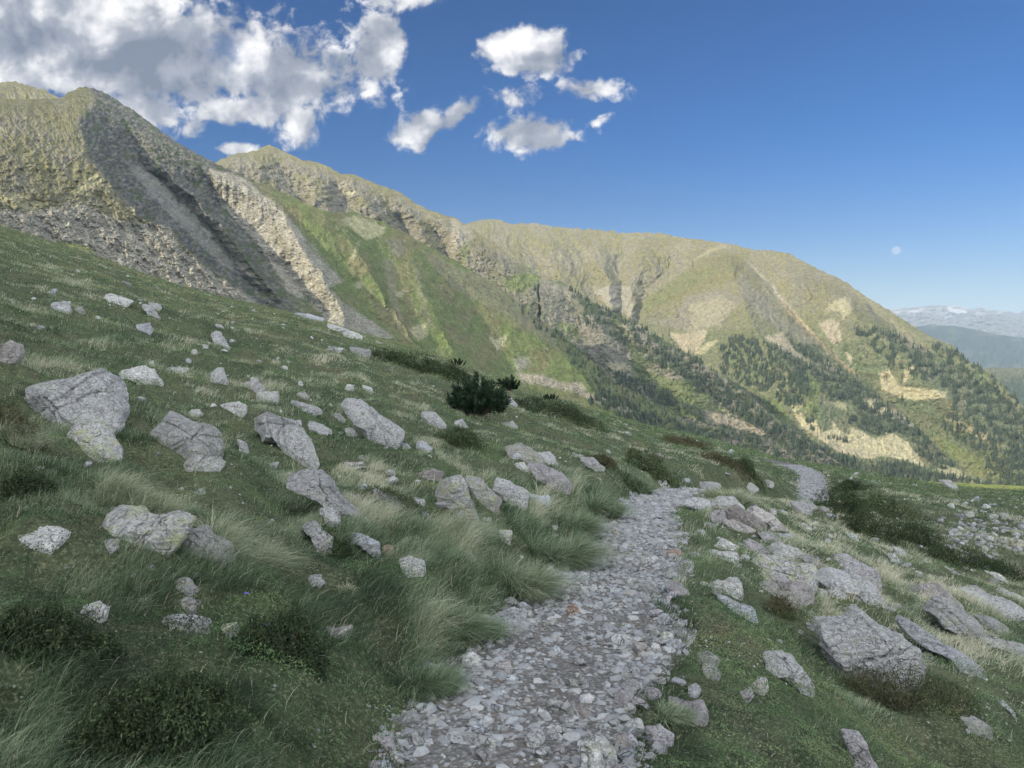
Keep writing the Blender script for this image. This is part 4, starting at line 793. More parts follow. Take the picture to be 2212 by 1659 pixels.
RK(K5, [(210, 355), (330, 342), (434, 370), (446, 404), (380, 416), (280, 380)], 'flat grey stone at the trail side of the mound', 'grey')
RK(K5, [(336, 525), (370, 518), (388, 546), (350, 554)], 'small bluish stone between the mound and the trail', 'blue')
RK(K5, [(696, 550), (760, 543), (824, 580), (780, 600), (720, 590)], 'rounded grey stone in dry grass below the mound', 'grey')
RK(K5, [(806, 550), (890, 548), (884, 578), (826, 580)], 'flat bluish stone in dry grass below the mound', 'blue')
RK(K5, [(590, 330), (640, 326), (700, 380), (660, 392), (600, 360)], 'grey stone at the back of the mound', 'grey')
RK(K5, [(925, 362), (960, 350), (1010, 362), (1020, 392), (970, 398)], 'grey rock holding the edge where the trail reappears', 'grey', thick=.4)
RK(K5, [(885, 370), (960, 365), (1000, 400), (985, 440), (900, 410)], 'brown grey rock in tan grass below the stacked rocks', 'purple')
RK(K5, [(1620, 880), (1740, 862), (1800, 870), (1834, 920), (1870, 960), (1800, 985), (1700, 960), (1640, 920)], 'reddish topped boulder near the right edge', 'pink')
RK(K5, [(1676, 985), (1750, 935), (1860, 970), (1984, 1060), (2024, 1176), (1900, 1140), (1750, 1062)], 'large tilted grey green rock face below the reddish boulder', 'grey')
RK(K5, [(1590, 1108), (1700, 1147), (1850, 1228), (1950, 1288), (1986, 1344), (1880, 1320), (1750, 1230), (1606, 1160)], 'long narrow bluish slab right of the largest right boulder', 'blue', lean=1.0, rough=.5)
RK(K5, [(1946, 900), (2050, 918), (2260, 980), (2260, 1046), (2100, 1026), (1966, 946)], 'long grey slab cut by the right edge, upper one', 'grey')
RK(K5, [(2066, 870), (2140, 878), (2240, 920), (2140, 914)], 'thin pale slab cut by the right edge above the long grey slab', 'pale')
RK(K5, [(1966, 1030), (2060, 1037), (2134, 1090), (2100, 1116), (2000, 1086)], 'low pale slab under the long grey slab at the right', 'grey')
RK(K5, [(2020, 1190), (2120, 1180), (2260, 1215), (2260, 1250), (2100, 1215)], 'pale flat rock cut by the right edge, lower one', 'pale')
RK(K5, [(1441, 665), (1480, 662), (1504, 705), (1450, 712)], 'small grey stone on the grassy edge below the green shrubs', 'grey')
RK(K5, [(1466, 620), (1530, 638), (1534, 662), (1490, 670)], 'pale stone just above the small stone on the grassy edge', 'pale')
RK(K5, [(1200, 545), (1250, 548), (1262, 580), (1210, 582)], 'grey stone in blowing grass under the shrub bank', 'grey')
RK(K5, [(1085, 435), (1130, 432), (1150, 458), (1100, 462)], 'bluish stone at the trailside end of the shrub bank', 'blue')
RK(K5, [(1880, 1630), (1960, 1616), (2034, 1662), (2030, 1700), (1900, 1700)], 'grey stone poking from dark grass at the lower right edge', 'grey')
RK(K5, [(2090, 1520), (2120, 1520), (2176, 1585), (2160, 1604)], 'thin grey stone in dark grass near the lower right corner', 'grey')
RK(K5, [(2010, 770), (2090, 778), (2130, 812), (2060, 815)], 'pale stone on the right slope below the dark shrub line', 'pale')
RK(K5, [(1900, 850), (1950, 845), (1975, 868), (1930, 872)], 'small stone left of the thin pale slab at the right edge', 'grey')
RK(K4, [(1213, 870), (1260, 853), (1313, 890), (1292, 918), (1228, 908)], 'tilted grey stone where turf juts into the right side of the trail', 'grey')
RK(K4, [(1325, 880), (1400, 875), (1430, 905), (1370, 925)], 'dark low rock right of the turf jutting into the trail', 'purple')
RK(K4, [(1242, 1510), (1310, 1496), (1364, 1530), (1354, 1574), (1248, 1576)], 'smooth purple grey stone at the bottom right of the trail', 'purple', rough=.4)
RK(K4, [(1250, 1090), (1340, 1076), (1440, 1085), (1480, 1100), (1400, 1108), (1280, 1110)], 'flat bedrock sill along the right edge of the trail', 'grey', lean=1.2)
RK(K4, [(1325, 1130), (1370, 1114), (1415, 1135), (1400, 1162), (1345, 1160)], 'bluish stone in grass just right of the flat bedrock sill', 'blue')
RK('D', [(1845, 1608), (1882, 1612), (1905, 1665), (1900, 1700), (1850, 1700)], 'smooth purple rock cut by the bottom edge at lower right', 'purple')
RK('D', [(1415, 1040), (1440, 1038), (1450, 1052), (1420, 1056)], 'pale step of rock where the trail bends out of sight', 'pale')
RK('D', [(1478, 1046), (1520, 1043), (1560, 1050), (1540, 1062), (1490, 1060)], 'flat pale rocks on the bend of the trail', 'grey')
RK('D', [(1600, 1048), (1625, 1044), (1640, 1056), (1620, 1064)], 'pale boulder in the grass past the bend of the trail', 'pale')
RK('D', [(2038, 1042), (2062, 1040), (2076, 1052), (2050, 1058)], 'distant pale block on the green shoulder against the meadow', 'pale')
# -- larger stones lying in the trail
RK(K4, [(562, 1030), (640, 1003), (722, 1010), (713, 1042), (620, 1058)], 'broad flat bluish stone lying at the left edge of the trail', 'blue', lean=1.4)
RK(K4, [(1086, 1100), (1140, 1083), (1188, 1110), (1150, 1138), (1100, 1130)], 'dark flat stone in the middle of the trail', 'grey')
RK(K4, [(1182, 1130), (1240, 1128), (1278, 1165), (1220, 1178)], 'pale topped stone right of the dark flat stone in the trail', 'pink')
RK(K4, [(712, 1540), (760, 1508), (802, 1518), (804, 1572), (740, 1584)], 'blocky grey stone in the lower middle of the trail', 'grey')
RK(K4, [(955, 1600), (1060, 1556), (1114, 1620), (1110, 1700), (960, 1700)], 'big pale boulder sunk in the trail at the bottom edge', 'pale')
RK(K4, [(1100, 1545), (1150, 1530), (1180, 1580), (1150, 1610), (1108, 1590)], 'brown grey stone beside the sunken boulder at the bottom', 'pink')
RK(K4, [(436, 1190), (480, 1168), (524, 1190), (513, 1224), (448, 1224)], 'rounded pale stone at the left trail edge under the grass bank', 'pale')
RK(K4, [(812, 1380), (850, 1376), (863, 1420), (820, 1434)], 'small upright pale stone in the lower trail', 'pale')
RK(K4, [(892, 970), (935, 958), (963, 1000), (908, 1008)], 'orange stone in the middle of the trail', 'orange')
RK(K4, [(1080, 640), (1110, 632), (1128, 652), (1096, 660)], 'single dark stone in the upper trail', 'brown')
RK(K4, [(800, 850), (830, 840), (862, 862), (850, 885), (810, 880)], 'angular grey stone at the left edge of the trail below the tussock', 'grey')
RK(K4, [(1320, 735), (1370, 722), (1410, 740), (1380, 756)], 'rusty pink stone at the right edge of the upper trail', 'orange')
RK(K4, [(870, 765), (910, 740), (960, 745), (940, 790), (890, 790)], 'purple grey stone under the big tussock at the trail edge', 'purple')
RK(K4, [(590, 1220), (650, 1215), (665, 1262), (600, 1268)], 'reddish block on the left side of the lower trail', 'pink')
RK(K4, [(930, 1410), (960, 1400), (1015, 1430), (990, 1448), (940, 1436)], 'brown stone in the earthy part of the lower trail', 'brown')
RK(K4, [(890, 1420), (930, 1400), (950, 1440), (920, 1455)], 'grey stone left of the brown stone in the lower trail', 'grey')
RK(K4, [(80, 1560), (130, 1540), (160, 1590), (110, 1610)], 'purple grey stone in the lower left corner of the trail', 'purple')
RK(K4, [(200, 1530), (240, 1518), (275, 1560), (240, 1585), (205, 1570)], 'rounded stone at the lower left edge of the trail', 'grey')
for i, (view, pts, label, mat, kw) in enumerate(exec_rocks):
    P = np.array(T(view, pts)); S = (P[:, 0].max() - P[:, 0].min())
    traced_rock('boulder' if S > 75 else 'stone', P, label, mat, seed=i * 3.7 if False else i, **kw)
FT = np.array(FOOT)

# ---- countable smaller stones scattered on the slope and along the trail (repeats)
def rock_shape(seed, sub=3, flat=.6):
    rg = np.random.default_rng(seed); v, f = ICO[sub]
    P = facet(v * 1.0, 11, .5, .85, rg); P = P * np.array([1, rg.uniform(.6, .95), flat * rg.uniform(.75, 1.15)])
    P = P + v * (pn3(P * 3 + seed, 3) * .05 + pn3(P * 8 + seed, 4) * .02)[:, None]
    return P, f
protos = []
mats_s = ['grey', 'pale', 'grey', 'lichen', 'purple', 'grey', 'blue', 'grey']
for i in range(8):
    P, f = rock_shape(900 + i, 3, .62); protos.append(mesh_np('stone_shape', P, f.ravel(), np.full(len(f), 3), MR[mats_s[i]]))
def place_stone(X, Y, s, i, label, group, name='stone', sink=.25):
    o = bpy.data.objects.new(name, protos[i % 8]); COL.objects.link(o)
    z = float(G(np.array([X]), np.array([Y]))[0]); o.location = (X, Y, z + s * (.35 - sink)); o.scale = (s, s, s)
    o.rotation_euler = (random.uniform(-.25, .25), .28 + random.uniform(-.25, .25), random.uniform(0, 6.28)); tag(o, label, 'stone', group); return o
n = 0
while n < 120:
    px = rng.uniform(0, 2212); sy = np.interp(px, _sk[:, 0], _sk[:, 1]); py = sy + 12 + (1659 - sy) * rng.uniform(0, 1) ** 1.6
    Y = float(hit(px, py)[0]); X = (px - CX) / F * Y; d, _, hw = trail(np.array([X]), np.array([Y]))
    if abs(d[0]) < hw[0] + .15 or Y > 90: continue
    if fbm(np.array([X / 4.0]), np.array([Y / 6.0]), 2, 77)[0] < -.05: continue
    s = rng.uniform(7, 17) / F * Y * (.55 if py > 1250 else 1)
    place_stone(X, Y, min(s, .32), int(rng.integers(8)), 'small weathered stone half buried in the turf of the hillside', 'small stones half buried in the hillside turf'); n += 1
n = 0
while n < 75:
    px = rng.uniform(1480, 2150); py = 1090 + (px - 1480) * .25 + rng.uniform(-40, 230)
    Y = float(hit(px, py)[0]); X = (px - CX) / F * Y; d, _, hw = trail(np.array([X]), np.array([Y]))
    if abs(d[0]) < hw[0] + .1 or Y > 60: continue
    place_stone(X, Y, min(rng.uniform(6, 19) / F * Y, .3), int(rng.integers(8)), 'small broken stone lying among the rocks and dry grass right of the trail', 'small broken stones right of the trail'); n += 1
# rubble patch far right and rocks at the right of the mound
for n in range(70):
    px = 2140 + rng.normal() * 70; py = 1150 + rng.normal() * 32
    Y = float(hit(px, py)[0]); X = (px - CX) / F * Y
    place_stone(X, Y, rng.uniform(5, 13) / F * Y, int(rng.integers(3)) if rng.random() < .8 else 6, 'grey rock in the rubble field on the lower ground at the right', 'rocks of the rubble field at the right', name='rubble_rock', sink=.1)
# stones of the trail that can be told one from another
ti = 0; pos = []
Lc = np.concatenate([[0], np.cumsum(np.hypot(np.diff(TR[:, 0]), np.diff(TR[:, 1])))])
nrm = np.stack([np.gradient(TR[:, 1]), -np.gradient(TR[:, 0])], 1); nrm /= np.linalg.norm(nrm, axis=1)[:, None]
def on_trail(y, s):
    j = np.interp(y, TR[:, 1], np.arange(len(TR))); a = int(j)
    return TR[a, 0] + nrm[a, 0] * s * HW[a], TR[a, 1] + nrm[a, 1] * s * HW[a]
for n in range(270):
    yq = 2.9 + (9.5 - 2.9) * rng.uniform(0, 1) ** 1.5; s_ = rng.uniform(-1.05, 1.08) if rng.random() < .6 else rng.choice([-1, 1]) * rng.uniform(.75, 1.12)
    X, Y = on_trail(yq, s_)
    place_stone(X, Y, rng.uniform(.030, .062) * (1 + .25 * (abs(s_) > .8)) * (.7 + .045 * Y), int(rng.choice([0, 1, 2, 4, 5, 6, 7])), 'fist sized angular stone lying loose on the trail', 'loose stones lying on the trail', name='trail_stone', sink=.05)

# ---- gravel: everything smaller, one mass
def scatter_rocks(name, X, Y, S, mat, tilt=.3, lift=.1, nv=14, kind='stuff', label=None, cat=None, flat=.45):
    vv = []; ff = []; base = 0
    variants = []
    for i in range(nv):
        rg = np.random.default_rng(50 + i); v, f = ICO[2] if nv <= 10 else ICO[1]
        P = facet(v * 1.0, 7, .45, .8, rg); P = P * np.array([1, rg.uniform(.55, .95), flat * rg.uniform(.7, 1.4)]); variants.append((P, f))
    Z = G(X, Y); idx = rng.integers(nv, size=len(X)); out = []; fo = []; tint = []
    for k in range(nv):
        s = idx == k; m = s.sum()
        if not m: continue
        P, f = variants[k]; a = rng.uniform(0, 6.28, m); b = rng.normal(0, tilt, m); c = rng.normal(0, tilt, m)
        ca, sa, cb, sb, cc_, sc_ = np.cos(a), np.sin(a), np.cos(b), np.sin(b), np.cos(c), np.sin(c)
        Q = np.broadcast_to(P, (m,) + P.shape) * S[s][:, None, None]
        x, y, z = Q[..., 0], Q[..., 1], Q[..., 2]
        x, y = x * ca[:, None] - y * sa[:, None], x * sa[:, None] + y * ca[:, None]
        y, z = y * cb[:, None] - z * sb[:, None], y * sb[:, None] + z * cb[:, None]
        x, z = x * cc_[:, None] + z * sc_[:, None], -x * sc_[:, None] + z * cc_[:, None]
        W = np.stack([x + X[s][:, None], y + Y[s][:, None], z + (Z[s] + S[s] * lift)[:, None]], -1).reshape(-1, 3)
        out.append(W); fo.append((f[None] + (np.arange(m) * len(P))[:, None, None] + base).reshape(-1, 3)); base += len(W)
        tint.append(np.repeat(rng.uniform(0, 1, m), len(P)))
    W = np.vstack(out); Fc = np.vstack(fo)
    me = mesh_np(name, W, Fc.ravel(), np.full(len(Fc), 3), mat, {'tint': np.concatenate(tint)})
    o = link(name, me); tag(o, kind=kind, label=label, cat=cat); return o
mgv, N = new_mat('gravel_stone'); P_ = N.n('ShaderNodeNewGeometry').outputs['Position']; at = N.n('ShaderNodeAttribute', attribute_name='tint')
rp = N.n('ShaderNodeValToRGB', ins={0: at.outputs['Fac']}); rp.color_ramp.interpolation = 'CONSTANT'; el = rp.color_ramp.elements
el[0].position = 0; el[0].color = (.26, .275, .285, 1); el[1].position = .22; el[1].color = (.34, .36, .37, 1)
for p_, c_ in ((.4, (.20, .215, .225)), (.55, (.40, .41, .405)), (.68, (.30, .30, .28)), (.78, (.20, .195, .20)), (.90, (.33, .30, .26)), (.94, (.47, .47, .46))):
    q = el.new(p_); q.color = (*c_, 1)
na = N.noise(P_, 40, 5, .7)
finish(N, N.mix(N.mr(na, .35, .7), rp.outputs[0], (.27, .28, .28)), .9, na, .006, .8)
def trail_points(n, y0, y1, pw, wmul=1.0):
    yq = y0 * (y1 / y0) ** (rng.uniform(0, 1, n) ** pw); s = rng.uniform(-1, 1, n) * wmul; s = s + rng.normal(0, .04, n) + .22 * pn(yq * 1.7, np.sign(s) * 7.3) * np.abs(s)
    j = np.interp(yq, TR[:, 1], np.arange(len(TR))); a = j.astype(int)
    X = TR[a, 0] + nrm[a, 0] * s * HW[a] + rng.normal(0, .04, n); Y = np.interp(j, np.arange(len(TR)), TR[:, 1]) + nrm[a, 1] * s * HW[a]
    return X, Y
X1, Y1 = trail_points(24000, 2.7, 24, 1.0, 1.06); S1 = np.clip(rng.lognormal(-4.12, .6, len(X1)), .006, .07) * (.55 + .075 * np.minimum(Y1, 16))
# bare earthy hollow near the bottom of the picture keeps fewer stones
e_ = (fbm(X1 * 1.6, Y1 * 1.6, 2, 91) > .12) & (Y1 < 7); keep = ~e_ | (rng.random(len(X1)) < .35)
scatter_rocks('gravel', X1[keep], Y1[keep], S1[keep], mgv, flat=.38, label='angular grey gravel and stone chips covering the trail', cat='gravel')
X2, Y2 = [], []
t2 = rng.uniform(0, 1, 9000); j = 160 + t2 * (len(TR) - 190); a = np.clip(j.astype(int), 0, len(TR) - 1); s = rng.uniform(-1, 1, 9000)
X2 = TR[a, 0] + nrm[a, 0] * s * HW[a] + rng.normal(0, .1, 9000); Y2 = TR[a, 1] + nrm[a, 1] * s * HW[a] + rng.normal(0, .1, 9000); k = (Y2 > 22) & (Y2 < 70)
scatter_rocks('gravel', X2[k], Y2[k], rng.uniform(.035, .10, k.sum()), mgv, label='pale stones of the trail where it reappears beyond the bend', cat='gravel')
px = rng.uniform(1980, 2290, 1500); py = 1088 + rng.uniform(0, 1, 1500) * 135; yh = hit(px, py); k = (fbm(px / 26, py / 7, 3, 95) > .05 + 1.1 * np.hypot((px - 2150) / 190, (py - 1150) / 75) ** 4 * .3) & (yh < 120)
scatter_rocks('rubble', (px[k] - CX) / F * yh[k], yh[k], rng.uniform(.06, .2, k.sum()) * yh[k] / 40, mgv, label='field of pale grey rubble between low plants on the lower ground', cat='rubble')

# the many smaller stones lying between the rocks, past counting
nS = 1500; px = rng.uniform(0, 2212, nS); sy = np.interp(px, _sk[:, 0], _sk[:, 1]); py = sy + 8 + (1659 - sy) * rng.uniform(0, 1, nS) ** 1.5
px[:550] = rng.uniform(1480, 2212, 550); py[:550] = 1085 + (px[:550] - 1480) * .22 + rng.uniform(-30, 330, 550)
yh = hit(px, py); xh = (px - CX) / F * yh; d_, _, hw_ = trail(xh, yh); k = (np.abs(d_) > hw_ + .08) & (yh < 90) & (fbm(xh / 3.0, yh / 4.0, 2, 79) > -.12) & (py < 1640)
scatter_rocks('small_stones', xh[k], yh[k], np.clip(rng.lognormal(1.3, .5, k.sum()), 1.5, 10) / F * yh[k] * np.where(py[k] > 1250, .6, 1), MR['pale'], nv=10, lift=.12, label='many small pale stones sprinkled between the rocks in the turf', cat='stones', flat=.6)
# ================================================================ VEGETATION
def leaf_mat(name, stops, rough=.7, trans=.3, spec=.2):
    m, N = new_mat(name); at = N.n('ShaderNodeAttribute', attribute_name='tint')
    r = N.n('ShaderNodeValToRGB', ins={0: at.outputs['Fac']}); e = r.color_ramp.elements
    e[0].position, e[0].color = stops[0][0], (*stops[0][1], 1); e[1].position, e[1].color = stops[-1][0], (*stops[-1][1], 1)
    for p, c in stops[1:-1]:
        q = e.new(p); q.color = (*c, 1)
    b = N.n('ShaderNodeBsdfPrincipled', ins={'Base Color': r.outputs[0], 'Roughness': rough, 'Specular IOR Level': spec})
    t = N.n('ShaderNodeBsdfTranslucent', ins={'Color': r.outputs[0]}); mx = N.n('ShaderNodeMixShader', ins={0: trans, 1: b.outputs[0], 2: t.outputs[0]})
    N.n('ShaderNodeOutputMaterial', ins={0: mx.outputs[0]}); return m
m_grass = leaf_mat('grass_blades', [(0, (.044, .076, .038)), (.3, (.150, .230, .125)), (.55, (.29, .37, .225)), (.8, (.45, .46, .32)), (1, (.72, .68, .52))])
m_cover = leaf_mat('ground_leaves', [(0, (.026, .046, .022)), (.4, (.095, .170, .070)), (.7, (.20, .29, .125)), (.9, (.27, .28, .15)), (1, (.26, .19, .12))], trans=.2)
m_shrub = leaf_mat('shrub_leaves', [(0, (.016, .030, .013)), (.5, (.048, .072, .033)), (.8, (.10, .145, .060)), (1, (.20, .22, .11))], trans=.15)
m_pine = leaf_mat('pine_needles', [(0, (.010, .022, .012)), (.5, (.022, .046, .024)), (1, (.05, .085, .04))], trans=.1)
m_rust = leaf_mat('rusty_shrub_leaves', [(0, (.03, .04, .02)), (.5, (.085, .095, .045)), (1, (.16, .125, .075))], trans=.15)
mb, N = new_mat('bark'); P_ = N.n('ShaderNodeNewGeometry').outputs['Position']; na = N.noise(P_, 30, 5, .7); finish(N, N.mix(na, (.05, .04, .03), (.14, .12, .10)), .9, na, .01)
def blades(root, h, w, az, bend, tint, wide=None, seg=3):
    n = len(root); ts = np.linspace(0, 1, seg + 1)
    if wide is None: wide = rng.uniform(0, 6.28, n)
    wx, wy = np.cos(wide), np.sin(wide); lx, ly = np.cos(az), np.sin(az)
    V = np.zeros((n, 2 * seg + 1, 3), np.float32); TI = np.zeros((n, 2 * seg + 1), np.float32)
    for i, t in enumerate(ts):
        cx = root[:, 0] + lx * h * bend * t ** 1.9; cy = root[:, 1] + ly * h * bend * t ** 1.9; cz = root[:, 2] + h * (t - .42 * np.minimum(bend, 1.5) * t ** 2.2)
        ww = w * (1 - .75 * t) * .5
        if i < seg:
            V[:, 2 * i] = np.stack([cx - wx * ww, cy - wy * ww, cz], 1); V[:, 2 * i + 1] = np.stack([cx + wx * ww, cy + wy * ww, cz], 1); TI[:, 2 * i] = TI[:, 2 * i + 1] = tint + .12 * t - .05
        else: V[:, 2 * seg] = np.stack([cx, cy, cz], 1); TI[:, 2 * seg] = tint + .12
    b = (np.arange(n) * (2 * seg + 1))[:, None]
    q = np.concatenate([b + np.array([2 * i, 2 * i + 1, 2 * i + 3, 2 * i + 2]) for i in range(seg - 1)], 1).reshape(-1, 4) if seg > 1 else np.zeros((0, 4), int)
    t3 = b + np.array([2 * seg - 2, 2 * seg - 1, 2 * seg])
    return V.reshape(-1, 3), q, t3, np.clip(TI.ravel(), 0, 1)
def leaves(pos, size, nrm_, tint, asp=.5):
    """small pointed leaves: two triangles each"""
    n = len(pos); r = rng.normal(size=(n, 3)); a = np.cross(nrm_, r); a /= np.linalg.norm(a, axis=1)[:, None] + 1e-9; b = np.cross(nrm_, a); b /= np.linalg.norm(b, axis=1)[:, None] + 1e-9
    s = size[:, None]; V = np.stack([pos - a * s * .5, pos + b * s * asp * .5 + nrm_ * s * .08, pos + a * s * .5, pos - b * s * asp * .5 + nrm_ * s * .08], 1)
    return V.reshape(-1, 3), np.arange(n * 4).reshape(-1, 4), np.zeros((0, 3), int), np.repeat(np.clip(tint, 0, 1), 4)
def combine(name, parts, mat, parent=None, loc=None):
    Vs, Q, Tt, Ti = [], [], [], []; b = 0
    for V, q, t, ti in parts: Vs.append(V); Q.append(q + b); Tt.append(t + b); Ti.append(ti); b += len(V)
    V = np.vstack(Vs); Q = np.vstack(Q); Tt = np.vstack(Tt)
    me = mesh_np(name, V, np.concatenate([Q.ravel(), Tt.ravel()]), np.concatenate([np.full(len(Q), 4), np.full(len(Tt), 3)]), mat, {'tint': np.concatenate(Ti)}, smooth=False)
    return link(name, me, parent, loc)
def feet_mask(X, Y, grow=1.0):
    k = np.ones(len(X), bool)
    for fx, fy, a, b in FT:
        s = (np.abs(X - fx) < a * 1.1 * grow) & (np.abs(Y - fy) < b * 1.3 * grow)
        if s.any():
            i = np.nonzero(s)[0]; e = ((X[i] - fx) / (a * grow)) ** 2 + ((Y[i] - fy - b * .2) / (b * grow)) ** 2 < 1; k[i[e]] = False
    return k
def field(n, y0=1.9, y1=125, umax=.94):
    Y = y0 * (y1 / y0) ** rng.uniform(0, 1, n); u_ = rng.uniform(-umax, umax, n); X = u_ * Y
    near = Y < 5; X[near] = rng.uniform(-1, 1, near.sum()) ** 1 * 4.7
    return X, Y
SH = []            # shrub footprints (thick leafy patches), filled below
def zones(X, Y):
    px = CX + F * X / Y
    d, zt, hw = trail(X, Y)
    gap = np.abs(d) - hw + .16 * pn(X / .55, Y / .7, 5) + .07 * pn(X / .2, Y / .25, 6) + .05
    dry = fbm(X / 1.9, Y / 2.6, 3, 501) + .35 * fbm(X / .5, Y / .5, 2, 503) + .38 * sst(.18, .30, X / Y) * sst(6, 10, Y) * (1 - sst(24, 34, Y)) - .5 * sst(8, 3.5, Y)
    cov = fbm(X / 1.1 + 9, Y / 1.5, 3, 511) + .25 * fbm(X / .35, Y / .35, 2, 513) + .25 * sst(.16, .3, X / Y) * (Y < 9) + .10 * sst(25, 50, Y)
    return d, gap, dry, cov
# ---- grass: nobody could count it
parts = []
X, Y = field(1750000)
d, gap, dry, cov = zones(X, Y)
k = (gap > -.02) & (rng.random(len(X)) > sst(-.05, .12, cov) * .9) & feet_mask(X, Y, .9)
k &= (gap > .05) | (rng.random(len(X)) < .7)
X, Y, d, gap, dry, cov = [a[k] for a in (X, Y, d, gap, dry, cov)]
tall = .32 * sst(-.1, .45, fbm(X / 1.6 + 30, Y / 2.0, 3, 521)) + .85 * ((d < 0) * sst(0, .25, gap) * (1 - sst(.9, 2.2, gap))) * sst(2, 3, Y) * (1 - sst(12, 18, Y)) + .35 * sst(.02, .3, dry) 
c1_ = pn(X / .22, Y / .55, 571); c2_ = pn(X / .6, Y / 1.6, 573); c3_ = pn(X / 1.7, Y / 4.2, 575)
nearw = sst(30, 12, Y); hm = np.exp((.75 * c1_ * nearw + .85 * c2_ + .6 * c3_) * (.35 + .65 * sst(2.5, 7, Y))) * (.8 + .2 * sst(2.5, 6, Y))
kk_ = rng.random(len(X)) < np.clip(.62 + 1.5 * (c1_ * nearw + c2_ * .8 + .3), .42, 1)
X, Y, d, gap, dry, cov, tall, c1_, c2_, c3_, hm = [a[kk_] for a in (X, Y, d, gap, dry, cov, tall, c1_, c2_, c3_, hm)]
h = hm * (.052 + .105 * np.clip(tall, 0, 1.35)) * rng.uniform(.55, 1.3, len(X)) * np.interp(Y, [0, 15, 60], [1, 1.05, 1.2])
w = np.maximum(.0028, .60 * Y / 804) * rng.uniform(.7, 1.25, len(X))
tint = .27 + .70 * np.clip(dry, -.45, .9) + rng.normal(0, .20, len(X)) + .16 * fbm(X / .25, Y / .3, 2, 531) + .45 * fbm(X / .8, Y / 1.3, 3, 533) + .40 * fbm(X / 3.5, Y / 6, 3, 535) + .10 * sst(12, 40, Y) + .30 * c1_ * sst(35, 10, Y) + .38 * c2_ + .30 * c3_
straw = rng.random(len(X)) < .05 + .20 * sst(-.05, .4, dry); tint = np.where(straw, rng.uniform(.78, 1, len(X)), tint)
az = rng.normal(-.15, .75, len(X)) + .8 * fbm(X / .8, Y / .8, 2, 541); bend = np.clip(rng.normal(.6, .3, len(X)) + .35 * np.clip(tall, 0, 1), .1, 1.6)
Z = G(X, Y) - .01
nearb = Y < 12
for s, sg in ((nearb, 3), (~nearb, 2)):
    parts.append(blades(np.stack([X[s], Y[s], Z[s]], 1), h[s], w[s], az[s], bend[s], tint[s], seg=sg))
tag(combine('grass', parts, m_grass), kind='stuff', label='fine wind combed mountain grass, green with straw coloured tips, over the whole hillside', cat='grass')
# ---- low leafy plants (bilberry, clover, heather): one mass too
X, Y = field(1350000)
d, gap, dry, cov = zones(X, Y)
k = (gap > .0) & (rng.random(len(X)) < .10 + .90 * sst(-.06, .14, cov)) & feet_mask(X, Y, .95)
X, Y, gap, dry, cov = [a[k] for a in (X, Y, gap, dry, cov)]
q2_ = pn(X / .5, Y / 1.3, 581); hum = sst(-.05, .35, cov) * np.exp(.9 * q2_) * (.06 + .07 * np.abs(fbm(X / .22, Y / .22, 2, 551)) * 2) * np.interp(Y, [0, 10, 60], [.8, 1.2, 2.2]) * sst(0, .15, gap)
Z = G(X, Y) + hum * rng.uniform(0, 1, len(X)) ** .5 + .012
sz = np.maximum(.011, 1.25 * Y / 804) * rng.uniform(.6, 1.35, len(X)); nr = rng.normal(size=(len(X), 3)) * .75 + np.array([0, -.35, .9]); nr /= np.linalg.norm(nr, axis=1)[:, None]
tint = .38 + rng.normal(0, .16, len(X)) + .35 * fbm(X / .6, Y / .7, 3, 561) + .40 * q2_ + .30 * pn(X / .18, Y / .4, 583) + .35 * sst(.0, .4, fbm(X / 2.4, Y / 3.5, 3, 563)) - .1 * sst(10, 2, Y) * (X < 0) + .22 * sst(12, 30, Y) * (X < 5)
tag(combine('ground_cover', [leaves(np.stack([X, Y, Z], 1), sz, nr, tint)], m_cover), kind='stuff', label='low mat of small leaved plants and heather among the grass', cat='ground cover')

